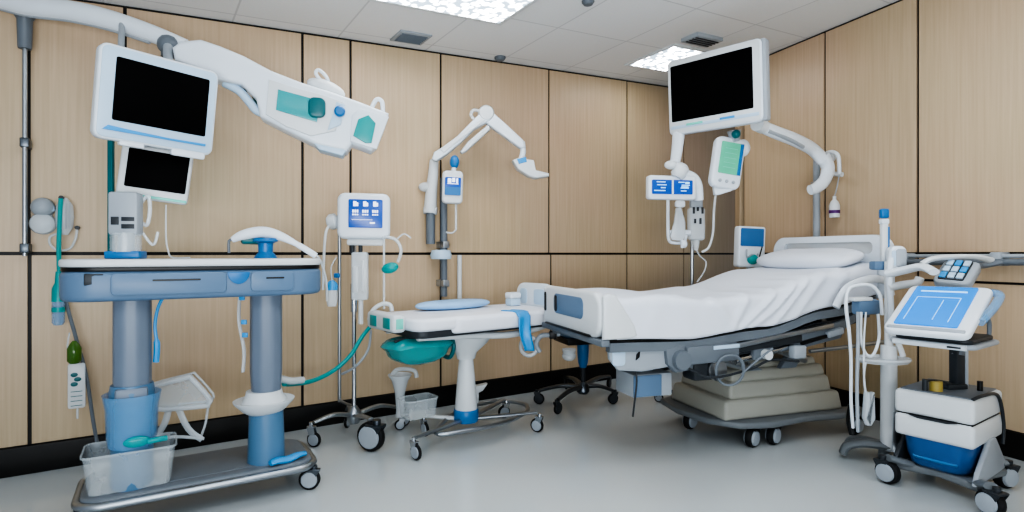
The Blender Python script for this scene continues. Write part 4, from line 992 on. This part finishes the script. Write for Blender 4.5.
# wall bracket with bottle
wk = thing('bottle_bracket', 'white hooked bracket on the right wall beside the monitor arm', 'bracket', onR(842, 180, .02))
mb = MB(); mb.tube([onR(x, y, o) for x, y, o in ((832,158,.02),(834,154,.08),(843,153,.1),(848,158,.1),(848,174,.09))], .014, 10, 6); mb.build('hook_arm', WHITE, wk)
mb = MB(); mb.tube([onR(x, y, .06) for x, y in ((828,171),(838,174),(848,175))], .018, 10, 4); mb.build('cross_arm', OFFW, wk)
mb = MB(); mb.cyl(onR(833, 158, .0), onR(833, 158, .03), .035); mb.build('wall_plate', OFFW, wk)
wbt = thing('hanging_bottle', 'small white bottle with purple label hanging on the right wall', 'bottle', onR(843, 219, .09))
c = onR(843, 218, .09)
mb = MB(); mb.lathe([(0,0), (.034, .002), (.036, .02), (.036, .09), (.025, .12), (.012, .135), (.012, .16)], Matrix.Translation(c), 22); bt_ = mb.build('bottle_body', OFFW, wbt)
mb = MB(); mb.lathe([(.0372, .032), (.0372, .056)], Matrix.Translation(c), 22); mb.build('bottle_label', PURPLE, bt_)
mb = MB(); mb.tube([c+V((0,0,.16)), onR(845, 190, .09), onR(848, 175, .09)], .004); mb.build('hanger_line', LGREY, wbt)

# drop arm and double blue display
da = thing('drop_arm', 'white drop arm below the left corner of the tall right monitor', 'arm', W(681, 183, 3.85))
mb = MB(); mb.tube([W(x, y, Y) for x, y, Y in ((679,130,4.02),(677,150,3.95),(674,168,3.9))], lambda t: .04-.01*t, 14, 5, flat=(1.1, .8)); mb.build('arm', WHITE, da)
mb = MB(); mb.lathe([(.035, -.05), (.05, -.03), (.05, .03), (.03, .05)], Matrix.Translation(W(680, 171, 3.82)) @ RY(.5), 20); mb.ball(W(671, 165, 3.82), (.045, .03, .03)); mb.build('arm_joint', OFFW, da)
mb = MB(); mb.tube([W(x, y, Y) for x, y, Y in ((682,173,3.86),(693,177,3.88),(698,186,3.9),(699,200,3.92))], .03, 12, 6); mb.build('side_arm', WHITE, da)
dd, M, w, h, scr, sc = monitor('wide white display with two lit blue panes left above the bed', [(649,175),(697,176),(696,200),(649,199)], (3.78, 3.84, 3.84, 3.78), .06, (.02,.03,.03,.035), .02, WHITE, SCRBLUE, name='vitals_display', cat='display', back=False)
cx, cz, sw, sh_ = scr
mb = MB(); mb.box((.012, .003, sh_), M @ T(cx+.0, -.008, cz)); mb.build('screen_divider', WHITE, sc)
R_ = []
random.seed(3)
for side in (-1, 1):
    for r_ in range(4):
        R_.append((cx+side*sw*.25+random.uniform(-.02, .02), cz+sh_*(.34-.2*r_), random.uniform(.03, .09), .006))
R_ += [(cx+sw*.36, cz+sh_*.3, .03, .014), (cx+sw*.3, cz-.0, .05, .012)]
glyphs(sc, M, R_, GLYPHB)
# IV stand with pump and clear bags behind the bed
iv = thing('iv_pole_stand', 'slim IV pole stand behind the bed below the double blue display', 'stand', W(692, 300, 4.40)*1)
ip = W(692, 300, 4.40); ip.z = 0
mb = MB(); mb.cyl(ip+V((0,0,.08)), ip+V((0,0,1.52)), .014); mb.build('pole', STEEL, iv)
mb = MB(); mb.lathe([(.04, .06), (.045, .1), (.02, .14)], T(ip.x, ip.y, 0), 18); mb.build('hub', DSTEEL, iv)
for k in range(5):
    a = k*2*PI/5+.3; e = ip+V((.25*math.cos(a), .25*math.sin(a), 0)); mb = MB(); mb.tube([V((ip.x, ip.y, .1)), V((e.x, e.y, .085))], .013, 10, 0); mb.build('leg', DSTEEL, iv); caster(iv, e, .035, a, .09)
pv = thing('drip_pump', 'clear and white drip pump on the IV pole below the blue display', 'pump', W(695, 243, 4.3))
c = W(696, 224, 4.30); mb = MB(); mb.box((.125, .08, .25), T(*c), .025, 3); cs = mb.build('case', FROST, pv)
for x, z, hh in ((-.03, .1, .05), (.0, .11, .03), (.035, .1, .05), (-.02, .02, .035), (.02, .02, .045)):
    mb = MB(); mb.box((.016, .01, hh), T(c.x+x, c.y-.042, c.z+z), .002); mb.build('button', DGREY, cs)
mb = MB(); mb.box((.09, .05, .06), T(c.x, c.y, c.z+.15), .008); mb.build('top_socket', LGREY, pv)
mb = MB(); mb.cyl(c+V((.0, 0, -.12)), c+V((0, 0, -.2)), .03, .016); mb.build('outlet', FROST, pv)
bg = thing('drip_bag', 'clear drip bag in a white wire frame left of the drip pump', 'bag', W(676, 246, 4.2))
mb = MB(); mb.tube([W(x, y, 4.2) for x, y in ((668,200),(668,225),(669,240),(675,243),(684,242),(686,235))], .012, 8, 5); mb.tube([W(x, y, 4.2) for x, y in ((670,233),(680,232),(690,233))], .02, 8, 4); mb.build('wire_frame', WHITE, bg)
MBg = plane(678, 226, 4.18); mb = MB(); mb.prism(onp(MBg, [(676,208),(681,208),(685,222),(685,238),(680,241),(672,240),(670,236),(674,222)]), -.015, .015, MBg, .008); mb.build('bag', FROST, bg)
mb = MB(); mb.tube([W(x, y, 4.18) for x, y in ((680,200),(680,212),(681,228),(682,248))], .009, 8, 4); mb.ball(W(684, 244, 4.18), (.025, .02, .03)); mb.build('drip_line', WHITE, bg)
mb = MB(); mb.prism(rrect(.07, .05, .015), -.02, .02, plane(680, 204, 4.18), .008); mb.build('bag_cap', WHITE, bg)
mb = MB(); mb.tube([W(x, y, 4.28) for x, y in ((716,192),(714,210),(713,232),(709,247),(702,252))], .009, 8, 6)
single('white_drip_tube', mb, OFFW, 'white tube hanging from the green screened device down to the IV pole', 'tube')
mb = MB(); mb.tube([W(x, y, 4.34) for x, y in ((695,248),(700,256),(706,262),(704,272),(697,282))], .006, 8, 6)
single('lower_drip_tube', mb, FROST, 'thin clear tube looping around the IV pole behind the bed', 'tube')
# green-screen handheld
gd, M, w, h, scr, sc = monitor('tilted white handheld monitor with green screen below the tall right monitor', [(719,139),(751,137),(735,194),(711,182)], (3.82, 3.86, 3.86, 3.82), .06, (.035,.035,.035,.10), .05, WHITE, SCRTEAL, name='handheld_monitor', bevel=.016, back=False)
cx, cz, sw, sh_ = scr
mb = MB(); mb.box((.025, .004, sh_), M @ T(cx+sw/2+.004, -.006, cz), .001); lab(mb.build('side_bar', BLUE, sc), 'dark blue bar beside the green screen')
glyphs(sc, M, [(cx, cz+sh_*(.3-.15*k), sw*.6, .003) for k in range(5)], MINT)
for x in (-.05, 0, .05):
    mb = MB(); mb.ball(M @ V((x, -.004, -h/2+.05)), (.012, .006, .012)); mb.build('key', LGREY, gd)
mb = MB(); mb.cyl(W(734, 131, 3.84), W(735, 141, 3.86), .045, .03); mb.build('hanger', LGREY, gd)
mb = MB(); mb.ball(W(736, 134, 3.80), (.03, .03, .03)); lab(mb.build('hanger_knob', DTEAL, gd), 'dark teal hanger knob')
mb = MB(); mb.ball(M @ V((w/2, .04, h*.36)), (.05, .04, .06)); mb.build('side_bump', WHITE, gd)
cl = MB(); MC2 = plane(722, 190, 3.88); cl.prism(onp(MC2, [(713,187),(718,185),(731,187),(731,191),(719,195),(714,195)]), -.02, .02, MC2, .006)
single('white_clip', cl, WHITE, 'white wedge clip below the green screened handheld', 'clip')

# bedside vitals monitor on a slim stand behind the headboard corner
vm = thing('bedside_monitor', 'small bedside monitor with dim blue screen left of the headboard', 'monitor', W(752, 268, 4.42))
t, M, w, h, scr, sc = monitor('', [(740,226),(767,227),(764,268),(738,267)], (4.38, 4.44, 4.44, 4.38), .07, (.012,.022,.015,.165), .02, WHITE, SCRNAVY, root=vm, back=False)
mb = MB(); mb.ball(M @ V((.0, -.01, -h*.3)), (.045, .02, .04), M=None); mb.build('teal_bulb', TEAL, vm)
mb = MB(); mb.tube([M @ V((x, -.015, z)) for x, z in ((-.06,-.02),(-.055,-.08),(-.01,-.06),(.02,-.09),(.04,-.05))], .006, 8, 5); mb.build('lead', LGREY, vm)
mb = MB(); mb.tube([M @ V((x, .0, z)) for x, z in ((.085,.1),(.09,.02),(.07,-.06),(.055,-.12))], .006, 8, 5); lab(mb.build('lead', BLACK, vm), 'black lead')
q = M @ V((0, .04, 0)); mb = MB(); mb.cyl((q.x, q.y, .03), (q.x, q.y, q.z-h/2+.02), .02); mb.build('stand_pole', STEEL, vm)
mb = MB(); mb.lathe([(0, .0), (.17, 0), (.17, .015), (.03, .035), (.02, .06)], T(q.x, q.y, 0), 28); mb.build('stand_base', DGREY, vm)

# ================================================================ RIGHT IV COLUMN
ic = V((2.10, 3.16, 0))
ivc = thing('pump_column', 'grey and white pump column with curved floor feet at the bed head', 'stand', ic)
YC = ic.y
def pc(px, py, dy=0): return W(px, py, YC+dy)
mb = MB(); mb.cyl(ic+V((0,0,.09)), ic+V((0,0,.66)), .042, .04, 24); mb.build('lower_column', OFFW, ivc)
mb = MB(); mb.cyl(ic+V((.02,.0,.08)), ic+V((.02,0,.3)), .05, .047, 24); mb.build('column_boot', STEEL, ivc)
mb = MB(); mb.cyl(ic+V((0,0,.6)), ic+V((0,0,1.13)), .022, n=16); mb.build('upper_pole', OFFW, ivc)
zt_ = pc(889, 246).z
mb = MB(); c = pc(896, 258); mb.prism(rrect(.085, .135, .035, 6), -.04, .04, T(*c) @ RZ(-.3), .014, 3); ph = mb.build('pump_head', WHITE, ivc)
mb = MB(); mb.prism(rrect(.05, .1, .015, 4, .012), -.046, -.03, T(*c) @ RZ(-.3), .003); mb.build('pump_window', LGREY, ph)
mb = MB(); mb.prism(rrect(.02, .085, .008, 4, -.022), -.045, -.03, T(*c) @ RZ(-.3), .003); mb.build('pump_blue_panel', ICEBLUE, ph)
mb = MB(); mb.tube([c+V((-.04,-.02,-.0)), c+V((-.055,-.03,-.1)), c+V((-.05,-.03,-.25)), c+V((-.04,-.03,-.45))], .016, 10, 5); mb.build('feed_tube', WHITE, ivc)
th = thing('blue_probe', 'upright white and blue probe standing beside the headboard', 'probe', pc(883, 264, .06))
c = pc(884, 262, .06); 
mb = MB(); mb.box((.036, .03, .22), T(c.x, c.y, c.z+.11), .008); mb.build('shaft', OFFW, th)
mb = MB(); mb.box((.01, .034, .2), T(c.x+.018, c.y, c.z+.1), .003); mb.build('side_stripe', BLUE, th)
mb = MB(); mb.box((.044, .036, .055), T(c.x, c.y, c.z+.275), .01); mb.build('cap', BLUE, th)
mb = MB(); mb.box((.042, .034, .03), T(c.x, c.y, c.z+.23), .006); mb.build('collar', WHITE, th)
mb = MB(); mb.box((.1, .06, .05), T(c.x-.02, c.y, c.z-.02), .01); mb.build('probe_dock', SLATE, th)
# arms of the column
mb = MB(); mb.tube([pc(x, y, d) for x, y, d in ((888,274,-.02),(905,270,-.1),(922,267,-.2),(934,272,-.3))], lambda t: .034-.008*t, 12, 6, flat=(1, .7)); mb.build('reach_arm', WHITE, ivc)
mb = MB(); mb.tube([pc(x, y, -.03) for x, y in ((888,288),(902,285),(916,283),(920,278))], .022, 12, 5); mb.build('lower_arm', OFFW, ivc)
mb = MB(); mb.lathe([(0,-.01),(.13,-.012),(.145,.004),(.14,.014),(.125,.002),(0,.004)], Matrix.Translation(pc(883, 360, -.03)), 30, sx=1.0, sy=.7); mb.build('clear_shelf', FROST, ivc)
mb = MB(); mb.tube([pc(x, y, -.06) for x, y in ((893,334),(899,345),(903,356))], .014, 8, 4); mb.build('shelf_bracket', OFFW, ivc)
# feet
for e, w_ in ((FL(843, 458), .04), (FL(884, 462), .035), (ic+V((.22,.22,0)), .035), (ic+V((-.1,.22,0)), .03)):
    e = V((e.x, e.y, 0)); m = ic+(e-ic)*.55
    mb = MB(); mb.tube([V((ic.x, ic.y, .1)), V((m.x, m.y, .1)), V((ic.x+(e.x-ic.x)*.9, ic.y+(e.y-ic.y)*.9, .075)), V((e.x, e.y, .028))], lambda t, w_=w_: w_, 12, 6, flat=(1.1, .55)); mb.build('foot', PLATFORM, ivc)

# hanging tubing set at the bed head
hk2 = thing('hanging_hoses', 'bundle of white hoses looped over a blue holder at the bed head', 'hoses', W(862, 425, 3.22))
HY = 3.05
a = W(866, 307, HY+.02); mb = MB(); mb.box((.15, .06, .08), T(*a) @ RZ(BA), .014); mb.build('holder', SLATE, hk2)
mb = MB(); a = W(860, 299, HY); mb.box((.13, .05, .02), T(*a) @ RZ(BA), .006); mb.build('holder_rim', OFFW, hk2)
for k, (pts, r_) in enumerate(((((849,330),(846,305),(849,289),(860,285),(872,286),(880,296),(882,315)), .012), (((849,330),(851,360),(851,400),(853,428)), .011), (((861,312),(861,338),(866,354),(873,355),(879,338),(878,314)), .010), (((858,312),(858,345),(857,390),(858,432)), .012), (((866,312),(864,340),(864,380),(866,396)), .006))):
    mb = MB(); mb.tube([W(x, y, HY-.02-.01*k) for x, y in pts], r_*.75, 8, 6); mb.build('hose', WHITE if k != 3 else LGREY, hk2)
cb_ = thing('collection_bottle', 'slim clear bottle hanging on the hoses below the bed head', 'bottle', W(868, 426, HY-.05))
Mc = plane(868, 410, HY-.07); mb = MB(); mb.prism(onp(Mc, [(865,392),(868,392),(869,408),(871,392),(873,392),(874,418),(870,425),(866,425),(863,418)]), -.018, .018, Mc, .008); mb.build('bottle_body', FROST, cb_)
mb = MB(); mb.tube([W(x, y, HY-.07) for x, y in ((866,394),(864,376),(866,362))], .005); mb.build('bottle_line', FROST, cb_)
mb = MB(); a = W(850, 427, HY-.0); mb.tube([W(852, 405, HY), W(850, 420, HY), W(853, 434, HY)], .02, 8, 4); single('black_hose_end', mb, BLACK, 'black rubber end of a hose hanging near the base of the bed', 'hose end')

# wall rail on the right
wr = thing('equipment_rail', 'grey horizontal equipment rail along the right wall', 'rail', onR(940, 262, .08))
mb = MB(); mb.tube([onR(x, 262, .09) for x in (886, 1040)], .02, 12, 0); mb.build('rail_bar', GREY, wr)
mb = MB(); mb.tube([onR(x, 256, .075) for x in (905, 1040)], .012, 12, 0); lab(mb.build('rail_bar', LGREY, wr), 'thin upper bar')
for x in (912, 1005):
    mb = MB(); q = onR(x, 259, .05); mb.box((.06, .1, .08), Matrix.Translation(q) @ RZ(math.atan2(UR.y, UR.x)), .01); mb.build('rail_bracket', LGREY, wr)

# ================================================================ COMPUTER CART
ka = math.radians(-55); kc = V((2.20, 2.86, 0))
kt = thing('computer_cart', 'medical computer cart with white drawers and blue tub at the right front', 'cart', kc, ka)
MK = ROOT[kt.name]
mb = MB(); mb.box((.33, .41, .115), MK @ T(0, 0, .432), .02, 3); mb.build('upper_case', OFFW, kt)
mb = MB(); mb.box((.33, .41, .11), MK @ T(0, 0, .316), .02, 3, ); d = lab(mb.build('drawer', OFFW, kt), 'lower white drawer')
mb = MB(); mb.prism([(-.1,.372),(.1,.372),(.06,.362),(-.06,.362)], -.209, -.19, MK, .001); mb.build('grip_slot', DGREY, d)
mb = MB(); mb.box((.29, .36, .006), MK @ T(0, 0, .492), .002); lab(mb.build('top_mat', GREY, kt), 'grey top surface')
mb = MB(); mb.box((.31, .38, .006), MK @ T(0, 0, .371), .001); mb.build('seam_gap', BLACK, kt)
mb = MB(); mb.tube([MK @ V(q) for q in ((.15,-.18,.492),(.17,-.1,.505),(.172,.1,.475),(.17,.19,.33),(.165,.2,.22))], .008, 8, 6); mb.build('side_cord', DGREY, kt)
mb = MB()
prof = []
for z, k in ((.265, 1.0), (.23, .99), (.17, .95), (.125, .86), (.105, .7)):
    prof.append([(x*k, y*k, z) for x, y in rrect(.29, .38, .08, 6)])
mb.loft(prof, 0, MK); tub = mb.build('tub', DBLUE, kt)
mb = MB(); mb.tube([MK @ V((x, -.178+.03*abs(x)*4, .165-.0*x)) for x in (-.09, -.04, .04, .09)], .012, 10, 5, flat=(1, .8)); mb.build('tub_handle', BLUE, tub)
mb = MB(); mb.prism([(-.17,-.17),(-.19,-.12),(-.15,0),(-.19,.15),(-.15,.2),(0,.15),(.15,.22),(.19,.17),(.15,0),(.19,-.14),(.17,-.19),(0,-.13)], .07, .108, MK, .012, 3, axis='Z'); mb.build('base', PLATFORM, kt)
for sx in (-1, 1):
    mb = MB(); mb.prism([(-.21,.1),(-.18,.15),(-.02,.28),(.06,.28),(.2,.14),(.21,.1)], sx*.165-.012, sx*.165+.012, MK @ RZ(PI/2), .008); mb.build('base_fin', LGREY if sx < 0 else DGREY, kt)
for lx, ly, yw in ((-.19, -.21, 2.4), (.23, -.23, -.9), (.17, .21, .6), (-.17, .21, 1.6)):
    mb = MB(); a = MK @ V((lx*.6, ly*.6, .1)); b_ = MK @ V((lx, ly, .13)); mb.tube([a, b_], .026, 10, 0, flat=(1.2, .7)); mb.build('leg', PLATFORM, kt)
    caster(kt, MK @ V((lx, ly, 0)), .058, yw-.4, .135, hub=LGREY, fork=DGREY, wheelw=.045)
mb = MB(); sp = W(957, 392, 2.86); spx, spy = sp.x, sp.y
mb.box((.055, .045, .24), T(spx, spy, .58) @ RZ(.2), .008); mb.build('stem', DGREY, kt)
mb = MB(); mb.box((.02, .05, .24), T(spx+.036, spy+.01, .58) @ RZ(.2), .006); lab(mb.build('stem_cover', LGREY, kt), 'light grey stem side')
mb = MB(); mb.box((.12, .08, .03), T(spx-.03, spy, .505) @ RZ(.2), .008); mb.build('stem_foot', DGREY, kt)
for (px, py), r_, hh, m in (((936,389), .028, .05, AMBER), ((925,390), .012, .06, DGREY), ((980,394), .012, .05, BLACK)):
    q = W(px, py, 2.80); mb = MB(); mb.cyl((q.x, q.y, .492), (q.x, q.y, .492+hh), r_); mb.build('top_fitting', m, kt)
mb = MB(); mb.tube([V((W(925,390,2.8).x, W(925,390,2.8).y, .545)), W(940, 381, 2.82), W(956, 386, 2.84)], .006, 8, 4); mb.build('top_cable', DGREY, kt)
# tablet and tray
tq = [(912,285),(992,287),(971,336),(880,328)]
tb_, M, w, h, scr, sc = monitor('tilted tablet with bright cyan screen on the right computer cart', tq, (2.83, 2.56, 2.36, 2.62), .035, (.035,.05,.02,.045), .035, WHITE, SCRCYAN, name='tablet', cat='tablet', bevel=.012, back=False)
cx, cz, sw, sh_ = scr
glyphs(sc, M, [(cx, cz+sh_*.36, sw*.75, .01), (cx-sw*.02, cz+sh_*.2, sw*.7, .002), (cx-sw*.37, cz-sh_*.1, .002, sh_*.6), (cx+sw*.33, cz-sh_*.1, .002, sh_*.6), (cx+sw*.08, cz-sh_*.12, .002, sh_*.5)], GLYPHB)
mb = MB(); mb.prism(rrect(w-.03, .02, .008, 4, 0, -h/2+.022), -.005, .01, M, .003); mb.build('lower_lip', LGREY, tb_)
mb = MB(); mb.tube([M @ V((x, .03, z)) for x, z in ((w/2-.02, h/2), (w/2+.02, h/2-.02), (w/2+.02, h/2-.12), (w/2, -.05))], .018, 10, 5); mb.build('side_grip', CLEARBLUE, tb_)
mb = MB(); tr = [W(x, y, Y) for x, y, Y in ((884,334,2.56),(978,338,2.50),(980,338,2.84),(900,334,2.9))]
c = sum(tr, V())/4; zt2 = .775
MT2 = T(spx-.22, spy-.2, zt2) @ RZ(ka)
mb = MB(); mb.prism(rrect(.34, .36, .05, 6), -.022, .0, MT2, .01, 3, axis='Z'); tray = mb.build('tray', LGREY, kt)
mb = MB(); mb.prism(rrect(.30, .32, .04, 6), .0, .02, MT2, .006, axis='Z'); mb.build('tray_pad', DGREY, tray)
mb = MB(); mb.tube([MT2 @ V((x, -.182, -.012)) for x in (-.14, 0, .14)], .013, 10, 4); mb.build('tray_handle', WHITE, tray)
mb = MB(); mb.box((.05, .004, .008), MT2 @ T(.1, -.197, -.012), .001); mb.build('tray_mark', DGREY, tray)
mb = MB(); mb.tube([V((spx, spy, .66)), V((spx, spy, .72)), V((spx-.1, spy-.09, zt2-.02))], .03, 12, 4); mb.build('tray_post', GREY, kt)
mb = MB(); mb.tube([MT2 @ V((0, .05, .01)), MT2 @ V((0, .05, .05)), M @ V((0, .04, 0))], .03, 10, 4); mb.build('tablet_mount', GREY, kt)
# keypad unit
kq = [(944,259),(981,262),(970,284),(932,281)]
kp, M, w, h, scr, sc = monitor('grey keypad unit with pale blue keys behind the tablet', kq, (3.04, 2.91, 2.82, 2.95), .05, (.02,.03,.012,.02), .03, LGREY, DGREY, name='keypad', cat='keypad', bevel=.012, back=False)
cx, cz, sw, sh_ = scr
for i in range(3):
    for j in range(3):
        mb = MB(); mb.box((sw*.26, .01, sh_*.26), M @ T(cx+(i-1)*sw*.33, -.011, cz+(j-1)*sh_*.33), .003); mb.build('key', ICEBLUE if (i+j) % 3 else SKYBLUE, kp)
mb = MB(); a = M @ V((w/2-.03, .02, h/2-.02)); mb.tube([a, a+V((.06, .08, .005)), onR(1000, 266, .2), onR(1012, 262, .1)], lambda t: .03-.008*t, 12, 6, flat=(1, .7)); mb.build('support_arm', GREY, kp)
mb = MB(); mb.tube([W(x, y, Y) for x, y, Y in ((922,264,3.0),(932,259,2.99),(952,257,3.0),(975,257,3.0),(990,260,3.02))], .024, 12, 5, flat=(1, .6)); mb.build('handset', OFFW, kp)
for k, (pts) in enumerate((((985,318),(990,305),(988,322)), ((984,300),(992,312),(994,338)))):
    pass
mb = MB(); mb.tube([W(x, y, Y) for x, y, Y in ((975,322,2.6),(984,316,2.66),(989,322,2.68),(989,338,2.68))], .01, 8, 5)
single('scanner_cord', mb, GREY, 'short grey cord hanging from the right edge of the tablet', 'cord')
